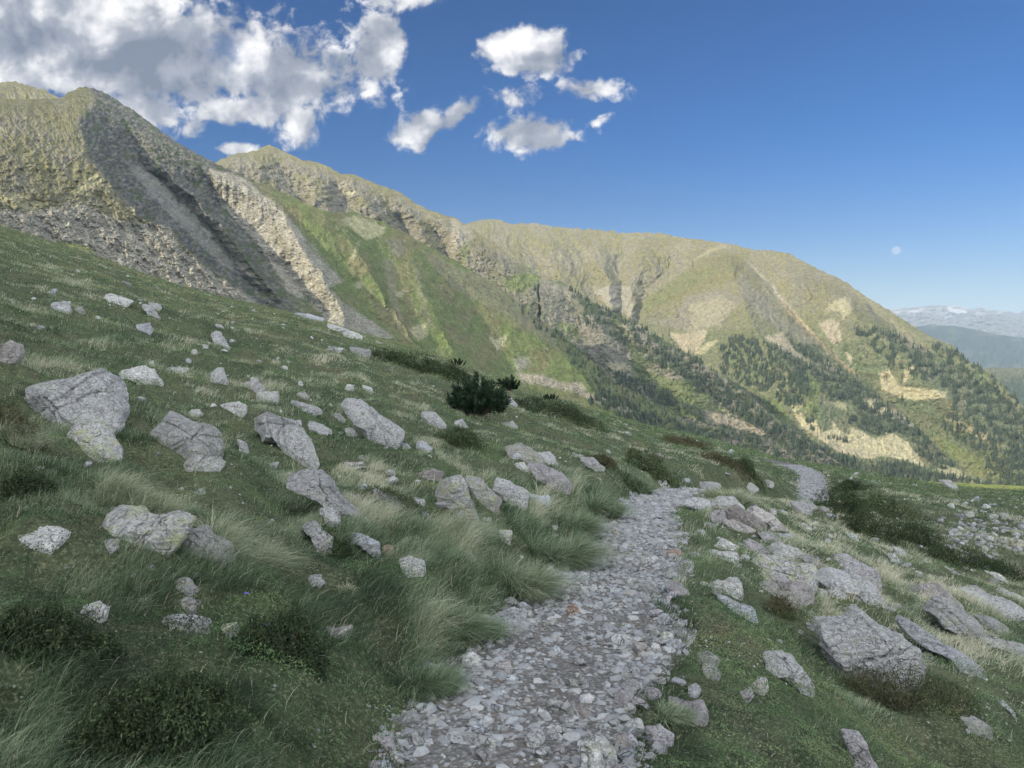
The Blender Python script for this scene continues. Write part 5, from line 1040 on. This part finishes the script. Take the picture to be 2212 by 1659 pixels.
# ---- shrubs and tussocks one can tell apart
def frame(px, py):
    Y = float(hit(px, py)[0]); return (px - CX) / F * Y, Y
def shrub(px, base, wpx, hpx, label, mat=None, n=9000, name='shrub', depth=.8, tint=.4, leaf=None, cat='shrub', lumps=9, seed=0, asp=.45, rot=0.0):
    X0, Y0 = frame(px, base); k = Y0 / F; W, H = wpx * k / 2, hpx * k; D = W * depth; Yc = Y0 + D * .5
    rg = np.random.default_rng(seed + 71); z0 = float(G(np.array([X0]), np.array([Yc]))[0]); X0 = (px - CX) / F * Yc
    # several hummocks making one crown
    L = [(rg.uniform(-.75, .75) * W, rg.uniform(-.7, .7) * D, rg.uniform(.38, .62)) for _ in range(lumps)] + [(0, 0, .8)]
    cnt = rg.multinomial(n, np.array([l[2] ** 2 for l in L]) / sum(l[2] ** 2 for l in L)); Ps, Ns = [], []
    for (lx, ly, ls), c in zip(L, cnt):
        dv = rg.normal(size=(c, 3)); dv /= np.linalg.norm(dv, axis=1)[:, None]; dv[:, 2] = np.abs(dv[:, 2]) * 1.0 - .12
        rad = rg.uniform(.55, 1.04, c) ** .5 * (1 + .22 * pn3(dv * 3 + lx * 7 + seed, 3)) * (1 + .3 * pn3(dv * 9 + seed, 6))
        edge = 1 - .55 * min(1, math.hypot(lx / W, ly / D)) ** 2
        P = np.stack([lx + dv[:, 0] * W * ls * .8 * rad, ly + dv[:, 1] * D * ls * .8 * rad, dv[:, 2] * H * rad * edge * (.75 + .35 * ls)], 1)
        Ps.append(P); Ns.append(dv)
    P = np.vstack(Ps); Nn = np.vstack(Ns) + rg.normal(size=P.shape) * .5; Nn /= np.linalg.norm(Nn, axis=1)[:, None]
    c, s_ = math.cos(rot), math.sin(rot); P = np.stack([P[:, 0] * c - P[:, 1] * s_, P[:, 0] * s_ + P[:, 1] * c, P[:, 2]], 1)
    gz = G(P[:, 0] + X0, P[:, 1] + Yc, False) - z0; P[:, 2] += gz
    s = np.full(len(P), leaf or max(.014, 1.5 * Y0 / 804)) * rg.uniform(.6, 1.4, len(P))
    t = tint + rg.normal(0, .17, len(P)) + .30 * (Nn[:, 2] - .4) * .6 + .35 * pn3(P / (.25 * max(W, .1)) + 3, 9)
    keep_ = pn3(P / (.13 * max(W, .1)) + 5, 11) > -.22; P, s, Nn, t = P[keep_], s[keep_], Nn[keep_], t[keep_]
    parts = [leaves(P, s, Nn, t, asp)]
    # twigs poking out
    m = n // 8; i = rg.integers(len(P), size=m); parts.append(blades(P[i] - np.array([0, 0, 1]) * s[i][:, None], s[i] * 3.0, s[i] * .22, rg.uniform(0, 6.28, m), rg.uniform(.1, .6, m), t[i] + .1, seg=2))
    e = bpy.data.objects.new(name, None); COL.objects.link(e); e.location = (X0, Yc, z0); tag(e, label, cat)
    combine('foliage', parts, mat or m_shrub, e)
    # woody stems inside
    bm = bmesh.new()
    for q in range(7):
        a = rg.uniform(0, 6.28); tip = Vector((math.cos(a) * W * .5, math.sin(a) * D * .5, H * .55)); q0 = tip.to_track_quat('Z', 'Y'); ln = tip.length
        r_ = bmesh.ops.create_cone(bm, segments=5, radius1=.022 * H + .004, radius2=.006 * H, depth=ln, cap_ends=False)
        for v_ in r_['verts']: v_.co = q0 @ (v_.co + Vector((0, 0, ln / 2)))
    me = bpy.data.meshes.new('stem'); bm.to_mesh(me); bm.free(); me.materials.append(mb); link('stem', me, e)
    return e
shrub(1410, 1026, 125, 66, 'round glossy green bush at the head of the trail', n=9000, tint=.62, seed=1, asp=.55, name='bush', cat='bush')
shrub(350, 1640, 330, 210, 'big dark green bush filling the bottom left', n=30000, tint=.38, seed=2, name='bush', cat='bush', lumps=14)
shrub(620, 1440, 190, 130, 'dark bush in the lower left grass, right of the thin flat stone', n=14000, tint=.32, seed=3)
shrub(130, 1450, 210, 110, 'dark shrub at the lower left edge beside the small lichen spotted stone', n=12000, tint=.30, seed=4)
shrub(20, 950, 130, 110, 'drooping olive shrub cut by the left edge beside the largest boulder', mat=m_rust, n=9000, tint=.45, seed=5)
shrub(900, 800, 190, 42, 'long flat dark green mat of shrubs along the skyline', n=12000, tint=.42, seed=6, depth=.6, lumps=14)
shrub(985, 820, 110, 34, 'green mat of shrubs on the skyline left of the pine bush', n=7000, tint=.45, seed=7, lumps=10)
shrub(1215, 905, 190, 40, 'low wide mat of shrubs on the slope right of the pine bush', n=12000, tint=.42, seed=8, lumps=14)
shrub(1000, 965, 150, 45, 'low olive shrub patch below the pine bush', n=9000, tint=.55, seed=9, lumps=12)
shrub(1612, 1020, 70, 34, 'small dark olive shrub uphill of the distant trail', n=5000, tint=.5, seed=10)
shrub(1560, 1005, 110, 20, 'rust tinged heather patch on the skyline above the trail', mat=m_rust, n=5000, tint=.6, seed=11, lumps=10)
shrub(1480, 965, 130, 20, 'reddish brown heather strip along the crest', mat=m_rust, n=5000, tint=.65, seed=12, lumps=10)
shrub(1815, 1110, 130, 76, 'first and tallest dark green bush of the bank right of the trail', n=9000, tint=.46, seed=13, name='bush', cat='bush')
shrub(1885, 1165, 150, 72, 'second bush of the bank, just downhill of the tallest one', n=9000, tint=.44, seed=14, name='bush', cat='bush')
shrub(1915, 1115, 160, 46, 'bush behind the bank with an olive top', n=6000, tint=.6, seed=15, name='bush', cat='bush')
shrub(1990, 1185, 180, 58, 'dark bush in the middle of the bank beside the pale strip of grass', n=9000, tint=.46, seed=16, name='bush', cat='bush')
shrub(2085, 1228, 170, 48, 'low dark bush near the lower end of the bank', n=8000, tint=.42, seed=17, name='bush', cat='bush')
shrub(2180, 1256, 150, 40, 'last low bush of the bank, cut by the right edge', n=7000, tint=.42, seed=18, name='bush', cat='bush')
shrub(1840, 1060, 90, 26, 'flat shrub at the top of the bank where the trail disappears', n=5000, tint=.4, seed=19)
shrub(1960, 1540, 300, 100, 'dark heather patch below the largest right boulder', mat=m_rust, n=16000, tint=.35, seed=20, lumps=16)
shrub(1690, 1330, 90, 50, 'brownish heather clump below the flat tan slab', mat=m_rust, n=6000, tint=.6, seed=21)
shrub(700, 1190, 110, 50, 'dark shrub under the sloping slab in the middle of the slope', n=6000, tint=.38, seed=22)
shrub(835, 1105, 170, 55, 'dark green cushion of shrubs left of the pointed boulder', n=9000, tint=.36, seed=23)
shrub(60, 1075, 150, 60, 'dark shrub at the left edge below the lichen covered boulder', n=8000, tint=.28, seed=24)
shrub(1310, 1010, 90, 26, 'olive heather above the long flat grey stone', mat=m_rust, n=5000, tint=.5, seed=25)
# dwarf pine bush: crown of upright needle shoots on a trunk
def pine_bush(px, base, wpx, hpx, label, shoots=120, seed=0, name='pine_bush'):
    X0, Y0 = frame(px, base); k = Y0 / F; W, H = wpx * k / 2, hpx * k; Yc = Y0 + W * .4; X0 = (px - CX) / F * Yc; rg = np.random.default_rng(seed)
    z0 = float(G(np.array([X0]), np.array([Yc]))[0]); e = bpy.data.objects.new(name, None); COL.objects.link(e); e.location = (X0, Yc, z0); tag(e, label, 'pine')
    parts = []; bm = bmesh.new()
    for s in range(shoots):
        a = rg.uniform(0, 6.28); rr = rg.uniform(0, 1) ** .5; hh = H * (1 - .62 * rr ** 2) * rg.uniform(.55, 1.02)
        base_ = np.array([math.cos(a) * rr * W * .9, math.sin(a) * rr * W * .8, hh * .72 * rg.uniform(.25, 1)]); dr = np.array([math.cos(a) * rr * .7, math.sin(a) * rr * .7, 1.0]); dr /= np.linalg.norm(dr); ln = H * rg.uniform(.22, .34)
        m = 64; t = rg.uniform(0, 1, m); rt = base_ + dr * (ln * t)[:, None]; v_ = rg.normal(size=(m, 3)); v_ -= (v_ @ dr)[:, None] * dr; v_ /= np.linalg.norm(v_, axis=1)[:, None]
        nd = v_ * .8 + dr * (.45 + .5 * t)[:, None]; L_n = H * .085 * rg.uniform(.7, 1.2, m)
        sd2 = np.cross(nd, rg.normal(size=(m, 3))); sd2 /= np.linalg.norm(sd2, axis=1)[:, None]; wn = max(.006, .5 * Y0 / 804)
        V = np.stack([rt - sd2 * wn, rt + sd2 * wn, rt + nd * L_n[:, None]], 1).reshape(-1, 3)
        parts.append((V, np.zeros((0, 4), int), np.arange(m * 3).reshape(-1, 3), np.repeat(np.clip(.25 + .5 * t + rg.normal(0, .12, m), 0, 1), 3)))
        if s % 3 == 0:
            tip = Vector(base_ + dr * ln * .8); q0 = tip.to_track_quat('Z', 'Y'); r_ = bmesh.ops.create_cone(bm, segments=5, radius1=.02 * H, radius2=.005 * H, depth=tip.length, cap_ends=False)
            for vv in r_['verts']: vv.co = q0 @ (vv.co + Vector((0, 0, tip.length / 2)))
    combine('crown', parts, m_pine, e); me = bpy.data.meshes.new('trunk'); bm.to_mesh(me); bm.free(); me.materials.append(mb); link('trunk', me, e)
pine_bush(1035, 904, 112, 106, 'dark dwarf pine bush standing on the slope below the skyline', 230, 1)
pine_bush(1098, 845, 42, 44, 'small dwarf pine on the skyline right of the large pine bush', 70, 2)
pine_bush(985, 792, 40, 22, 'tiny pine tips poking over the skyline above the large pine bush', 40, 3)
pine_bush(1190, 866, 40, 20, 'low dwarf pine on the skyline furthest right of the pine bushes', 40, 4)
# grass tussocks
def tussock(px, base, wpx, hpx, label, n=2600, tint=.6, strawp=.4, wind=.9, seed=0, spread=1.0):
    X0, Y0 = frame(px, base); k = Y0 / F; W, H = wpx * k / 2, hpx * k; rg = np.random.default_rng(seed + 500)
    Yc = Y0 + W * .35; X0 = (px - CX) / F * Yc; z0 = float(G(np.array([X0]), np.array([Yc]))[0])
    m = 11; ca = rg.uniform(0, 6.28, m); cr_ = rg.uniform(0, 1, m) ** .5 * .62 * spread; ccx = np.cos(ca) * cr_ * W; ccy = np.sin(ca) * cr_ * W * .8; ch = rg.uniform(.5, 1.15, m) * (1.1 - .5 * cr_)
    q = rg.integers(m, size=n); a = rg.uniform(0, 6.28, n); r_ = rg.uniform(0, 1, n) ** .5 * .2
    x = ccx[q] + np.cos(a) * r_ * W; y = ccy[q] + np.sin(a) * r_ * W; h = H * .72 * rg.uniform(.4, 1.25, n) * ch[q]
    out = np.arctan2(y - ccy[q] * .6, x - ccx[q] * .6 + wind * W * .28) + rg.normal(0, .7, n)
    bend = np.clip(rg.normal(.75, .35, n), .1, 1.7) * (1 + .6 * r_ / .2); ti = np.where(rg.random(n) < strawp * .5, rg.uniform(.7, .92, n), tint - .1 + rg.normal(0, .22, n))
    z = G(x + X0, y + Yc, False) - z0
    o = combine('grass_tussock', [blades(np.stack([x, y, z], 1), h, np.maximum(.0030, .75 * Y0 / 804) * rg.uniform(.7, 1.2, n), out, bend, ti, seg=4)], m_grass, loc=(X0, Yc, z0)); tag(o, label, 'tussock'); return o
tussock(500, 1215, 250, 135, 'big golden grass tussock swept over the end of the long lichen slab', 3400, .6, .5, seed=1)
tussock(300, 1120, 240, 80, 'straw coloured tussock lying flat above the long lichen slab', 2600, .62, .55, seed=2, wind=1.4)
tussock(35, 960, 140, 80, 'brown drooping grass tussock at the left edge', 1800, .7, .7, seed=3)
tussock(1190, 1230, 170, 140, 'largest green tussock bulging over the left side of the trail', 5200, .45, .14, seed=4)
tussock(1120, 1290, 170, 120, 'straw tipped tussock on the bank just before the largest trailside tussock', 4000, .5, .25, seed=5)
tussock(1300, 1125, 110, 90, 'dense bluish green tussock at the upper trail edge', 3400, .42, .08, seed=6)
tussock(1245, 1165, 110, 90, 'green tussock between the two largest trailside tussocks', 3000, .45, .12, seed=7)
tussock(1370, 1065, 90, 46, 'low green tussock under the round glossy bush', 2200, .42, .08, seed=8)
tussock(1590, 1085, 90, 50, 'tan tussock on the mound where the trail bends', 2000, .72, .5, seed=9)
tussock(750, 1285, 50, 30, 'small dead brown tuft on the bare earth patch', 700, .85, .8, seed=10)
tussock(1740, 1250, 120, 40, 'golden dry tussock behind the broad lichened outcrop', 1800, .75, .7, seed=11)
tussock(1800, 1365, 150, 50, 'dry grass tussock above the largest right boulder', 1900, .75, .6, seed=12)
tussock(1010, 1400, 190, 110, 'thick green tussock on the bank of the lower trail', 4000, .4, .06, seed=13)
tussock(930, 1500, 210, 110, 'dark green tussock hanging over the lower left trail edge', 4000, .36, .06, seed=14)
tussock(1440, 1560, 110, 70, 'grass tuft at the right edge of the lower trail', 1700, .5, .15, seed=15)
tussock(1940, 1440, 110, 60, 'dry tuft at the right foot of the largest right boulder', 1300, .72, .5, seed=16)
# tiny flowers
def flower(px, py, colr, label, r=.012, n=6):
    Y = float(hit(px, py + 14)[0]); X = (px - CX) / F * Y; z = float(G(np.array([X]), np.array([Y]))[0]); hgt = max(.09, EYE + (HY - py) / F * Y - z)
    e = bpy.data.objects.new('flower', None); COL.objects.link(e); e.location = (X, Y, z); tag(e, label, 'flower')
    m, N = new_mat('petals'); finish(N, (*colr, 1), .6)
    bm = bmesh.new()
    for i in range(n):
        a = i * 6.283 / n; c = Vector((math.cos(a), math.sin(a), .15)); s_ = Vector((-math.sin(a), math.cos(a), 0))
        vs = [bm.verts.new(Vector((0, 0, hgt))), bm.verts.new(Vector((0, 0, hgt)) + c * r * .7 + s_ * r * .4), bm.verts.new(Vector((0, 0, hgt)) + c * r * 1.2 + Vector((0, 0, .3 * r))), bm.verts.new(Vector((0, 0, hgt)) + c * r * .7 - s_ * r * .4)]; bm.faces.new(vs)
    me = bpy.data.meshes.new('petals'); bm.to_mesh(me); bm.free(); me.materials.append(m); link('petals', me, e)
    bm = bmesh.new(); bmesh.ops.create_cone(bm, segments=5, radius1=.002, radius2=.0012, depth=hgt, cap_ends=True)
    for v_ in bm.verts: v_.co.z += hgt / 2
    me = bpy.data.meshes.new('stem'); bm.to_mesh(me); bm.free(); me.materials.append(m_mount); me.materials[0] = mgreen; link('stem', me, e)
mgreen, N = new_mat('green_stem'); finish(N, (.05, .09, .03, 1), .7)
flower(532, 1303, (.16, .16, .62), 'tiny blue flower in the grass above the lower left bushes')
flower(577, 1382, (.20, .17, .66), 'small violet blue flower in front of the dark lower left bush', r=.014)
flower(945, 1412, (.62, .18, .30), 'tiny pink flower at the grassy edge of the lower trail', r=.011)

# ---- distant conifers
def conifer(seed, tiers=6, k=8):
    rg = np.random.default_rng(seed); V = []; Fs = []
    lean = rg.uniform(-.03, .03); broad = rg.uniform(.16, .24)
    for i in range(5): a = i * 6.283 / 5; V.append((math.cos(a) * .025, math.sin(a) * .025, -.06))
    V.append((0, 0, .5)); Fs += [(i, (i + 1) % 5, 5) for i in range(5)]
    for t in range(tiers):
        z0 = .10 + .84 * t / tiers; rad = broad * (1 - t / tiers) ** .8 + .02; z1 = z0 + .84 / tiers * 1.75; b = len(V)
        for j in range(k):
            a = j * 6.283 / k + rg.uniform(-.3, .3) + t; rr = rad * rg.uniform(.45, 1.25); V.append((math.cos(a) * rr + lean, math.sin(a) * rr, z0 + rg.uniform(-.03, .03)))
        V.append((rg.uniform(-.02, .02), rg.uniform(-.02, .02), min(z1, 1.0))); Fs += [(b + j, b + (j + 1) % k, b + k) for j in range(k) if rg.random() < .93]
    return np.array(V), np.array(Fs)
CON = [conifer(i, 5 + i % 3, 7) for i in range(8)]
mc, N = new_mat('conifer'); at = N.n('ShaderNodeAttribute', attribute_name='tint'); P_ = N.n('ShaderNodeNewGeometry').outputs['Position']
finish(N, N.mix(N.noise(P_, .9, 3, .7), N.mix(at.outputs['Fac'], (.022, .036, .027), (.058, .078, .045)), (.036, .052, .034)), .9)
def on_layer(name, polys, n, dens=None, s=0):
    L = LAY[name]; PX, PY, V = L['PX'], L['PY'], L['V']; out = []
    m = np.zeros(PX.shape, bool)
    for p in polys: m |= inpoly(PX, PY, p)
    w_ = m.astype(float)
    if dens is not None: w_ *= np.clip(dens(PX, PY), 0, 1)
    w_[-2:] = 0; w_[:, -1] = 0; w_ *= np.gradient(PY, axis=0)
    pr = (w_ / w_.sum()).ravel(); i = rng.choice(len(pr), n, p=pr); r, c = np.unravel_index(i, PX.shape); r = np.minimum(r, PX.shape[0] - 2); c = np.minimum(c, PX.shape[1] - 2)
    a, b = rng.random((n, 1)), rng.random((n, 1))
    return V[r, c] * (1 - a) * (1 - b) + V[r, c + 1] * a * (1 - b) + V[r + 1, c] * (1 - a) * b + V[r + 1, c + 1] * a * b
clump = lambda s, th=.0, sc_=16: (lambda a, b: sst(th - .12, th + .12, fbm(a / sc_, b / (sc_ * .8), 3, s)) + .03)
FC1 = [(1216, 611), (1256, 640), (1306, 665), (1386, 705), (1456, 747), (1520, 785), (1600, 845), (1700, 925), (1780, 975), (1740, 985), (1690, 960), (1600, 905), (1550, 880), (1500, 840), (1450, 800), (1400, 790), (1376, 765), (1330, 735), (1290, 712), (1262, 712), (1240, 690), (1262, 665), (1230, 640)]
FC2 = T('M3', [(580, 560), (660, 540), (650, 620), (590, 600)]); FC3 = T('M3', [(1150, 1180), (1400, 1250), (1600, 1340), (1800, 1450), (1900, 1580), (1700, 1500), (1400, 1360), (1250, 1330)])
FA = [(1090, 632), (1136, 668), (1206, 713), (1256, 758), (1306, 803), (1346, 830), (1420, 875), (1520, 935), (1620, 1000), (1560, 985), (1440, 930), (1380, 900), (1290, 850), (1240, 800), (1190, 740), (1120, 672)]
FA2 = T('M3', [(1050, 1330), (1250, 1400), (1500, 1520), (1700, 1570), (2100, 1640), (1900, 1700), (1500, 1640), (1200, 1500), (1000, 1420)])
FD1 = T('M4', [(0, 600), (200, 590), (400, 660), (640, 780), (880, 850), (1060, 960), (1200, 1080), (1440, 1270), (1560, 1400), (1720, 1540), (1600, 1560), (1420, 1430), (1370, 1310), (1260, 1280), (1130, 1310), (960, 1230), (870, 1230), (1000, 1100), (900, 1050), (760, 1050), (690, 900), (640, 830), (650, 1000), (600, 1090), (520, 1110), (410, 1060), (400, 960), (300, 990), (200, 950), (0, 850)])
FD2 = T('M4', [(1000, 500), (1200, 540), (1550, 700), (1520, 600), (1700, 680), (1900, 820), (2212, 1060), (2500, 1300), (2500, 1659), (2212, 1659), (1950, 1600), (1870, 1420), (1700, 1330), (1600, 1250), (1640, 1150), (1700, 1060), (1640, 960), (1450, 900), (1250, 790), (1050, 640), (950, 540)])
FD3 = T('M4', [(0, 1230), (300, 1320), (560, 1340), (740, 1400), (1000, 1500), (1250, 1500), (1400, 1520), (1500, 1570), (1900, 1645), (2500, 1659), (2500, 1720), (1250, 1660), (0, 1560)]); FD4 = T('M4', [(500, 620), (620, 640), (900, 850), (700, 780), (540, 690)]); FD5 = T('M4', [(760, 1310), (930, 1340), (900, 1390), (780, 1340)]); FD6 = T('M4', [(620, 1180), (700, 1120), (680, 1280), (640, 1250)])
sets = [('middle_mountain', [FC1, FC2], 1050, clump(601, .02, 12), 'pine of the dark wood on the rocky spur', 9.5), ('middle_mountain', [FC3], 300, clump(603, 0), 'pine at the shaded foot of the rocky spur', 9),
        ('near_mountain', [FA], 430, clump(605, -.1), 'pine along the right hand edge of the green spur', 8), ('near_mountain', [FA2], 420, clump(607, -.05), 'pine of the open wood at the foot of the green spur', 9.5),
        ('far_rounded_mountain', [FD1, FD4, FD5, FD6], 2000, clump(609, .04, 12), 'pine of the wood in the middle of the rounded mountain', 10.5), ('far_rounded_mountain', [FD2], 2000, clump(611, .12, 14), 'pine of the wood on the right flank of the rounded mountain', 10.5),
        ('far_rounded_mountain', [FD3], 1300, clump(613, -.08, 12), 'pine of the valley belt at the foot of the rounded mountain', 11), ('middle_mountain', [FD3], 350, clump(615, -.1), 'pine of the valley belt below the rocky spur', 10)]
TP = []; TH = []; TL = []
for i, (ln, polys, n, dn, lb, hh) in enumerate(sets):
    P = on_layer(ln, polys, n, dn); TP.append(P); TH.append(hh * .68 * rng.uniform(.4, 1.4, n)); TL.append(np.full(n, i))
# bushes dotted on the green spur
P = on_layer('near_mountain', [T('M2', [(1000, 700), (1500, 980), (2212, 1500), (2212, 1659), (1750, 1659), (1300, 1300), (1100, 1000)])], 260, clump(617, 0)); TP.append(P); TH.append(rng.uniform(1.2, 3.0, 260)); TL.append(np.full(260, 8))
TP = np.vstack(TP); TH = np.concatenate(TH); TL = np.concatenate(TL); app = TH / TP[:, 1]
vis = (HY - (TP[:, 2] + TH - EYE) / TP[:, 1] * F) < np.interp(CX + TP[:, 0] / TP[:, 1] * F, _sk[:, 0], _sk[:, 1]) - 4
px_ = CX + TP[:, 0] / TP[:, 1] * F; vis &= (px_ > 0) & (px_ < 2212)
order = np.argsort(np.where(vis, -app, 0))[:280]; ind = np.zeros(len(TP), bool); ind[order] = True
def tree_np(sel):
    Vs, Fs, Ti = [], [], []; b = 0; idx = rng.integers(len(CON), size=len(TP))
    for k in range(len(CON)):
        s = sel & (idx == k); m = s.sum()
        if not m: continue
        V, Fc = CON[k]; a = rng.uniform(0, 6.28, m); H = TH[s][:, None]; wd = rng.uniform(.85, 1.35, m)[:, None]
        x = (V[:, 0] * np.cos(a)[:, None] - V[:, 1] * np.sin(a)[:, None]) * H * wd; y = (V[:, 0] * np.sin(a)[:, None] + V[:, 1] * np.cos(a)[:, None]) * H * wd
        W = np.stack([x + TP[s][:, 0:1], y + TP[s][:, 1:2], V[None, :, 2] * H + TP[s][:, 2:3]], -1).reshape(-1, 3)
        Vs.append(W); Fs.append((Fc[None] + (np.arange(m) * len(V))[:, None, None] + b).reshape(-1, 3)); b += len(W); Ti.append(np.repeat(rng.uniform(0, 1, m), len(V)))
    Fs = np.vstack(Fs); return mesh_np('forest', np.vstack(Vs), Fs.ravel(), np.full(len(Fs), 3), mc, {'tint': np.concatenate(Ti)})
tag(link('forest', tree_np(~ind)), kind='stuff', label='distant pine forest scattered over the lower slopes of the mountains', cat='forest')
tms = [mesh_np('pine_tree', V, Fc.ravel(), np.full(len(Fc), 3), mc, {'tint': np.full(len(V), t)}) for (V, Fc), t in zip(CON, rng.uniform(0, 1, 8))]
gl = [s[4] for s in sets] + ['low dark juniper dotted on the green spur']
for i in np.nonzero(ind)[0]:
    o = bpy.data.objects.new('pine_tree' if TL[i] < 8 else 'juniper', tms[int(rng.integers(8))]); COL.objects.link(o); o.location = TP[i]; h_ = TH[i]; o.scale = (h_ * 1.1, h_ * 1.1, h_); o.rotation_euler = (0, 0, rng.uniform(0, 6.28))
    tag(o, 'distant ' + gl[TL[i]] if TL[i] < 8 else gl[8], 'tree', 'pines: ' + gl[TL[i]])
# ---- the moon, low over the far range
mm, N = new_mat('moon_surface'); P_ = N.n('ShaderNodeTexCoord').outputs['Object']
em = N.n('ShaderNodeEmission', ins={'Color': N.mix(N.mr(N.noise(P_, .012, 4, .6), .35, .65), (.21, .275, .37), (.26, .31, .40)), 'Strength': 1.0}); N.n('ShaderNodeOutputMaterial', ins={0: em.outputs[0]})
bm = bmesh.new(); bmesh.ops.create_icosphere(bm, subdivisions=4, radius=215); me = bpy.data.meshes.new('moon'); bm.to_mesh(me); bm.free(); me.materials.append(mm)
for p_ in me.polygons: p_.use_smooth = True
YM = 42000; o = link('moon', me, loc=((1936 - CX) / F * YM, YM, EYE + (HY - 541) / F * YM)); tag(o, 'pale full moon low in the sky over the far snowy range', 'moon')
# ================================================================ the air
def box(name, lo, hi, mat):
    v = [(x, y, z) for x in (lo[0], hi[0]) for y in (lo[1], hi[1]) for z in (lo[2], hi[2])]
    f = [(0, 1, 3, 2), (4, 6, 7, 5), (0, 4, 5, 1), (2, 3, 7, 6), (0, 2, 6, 4), (1, 5, 7, 3)]
    me = bpy.data.meshes.new(name); me.from_pydata(v, [], f); me.materials.append(mat); return link(name, me)
mh = bpy.data.materials.new('haze_air'); mh.use_nodes = True; N = NT(mh.node_tree)
pv = N.n('ShaderNodeVolumePrincipled'); pv.inputs['Density'].default_value = HAZE; pv.inputs['Color'].default_value = (.62, .80, 1, 1); pv.inputs['Anisotropy'].default_value = .2
N.n('ShaderNodeOutputMaterial', ins={1: pv.outputs[0]})
if HAZE > 0:
    hz_ = box('haze', (-13500, -9500, -346.5), (13500, 17500, 345), mh); tag(hz_, kind='stuff', label='thin blue haze hanging in the air over the valley and far mountains', cat='haze')
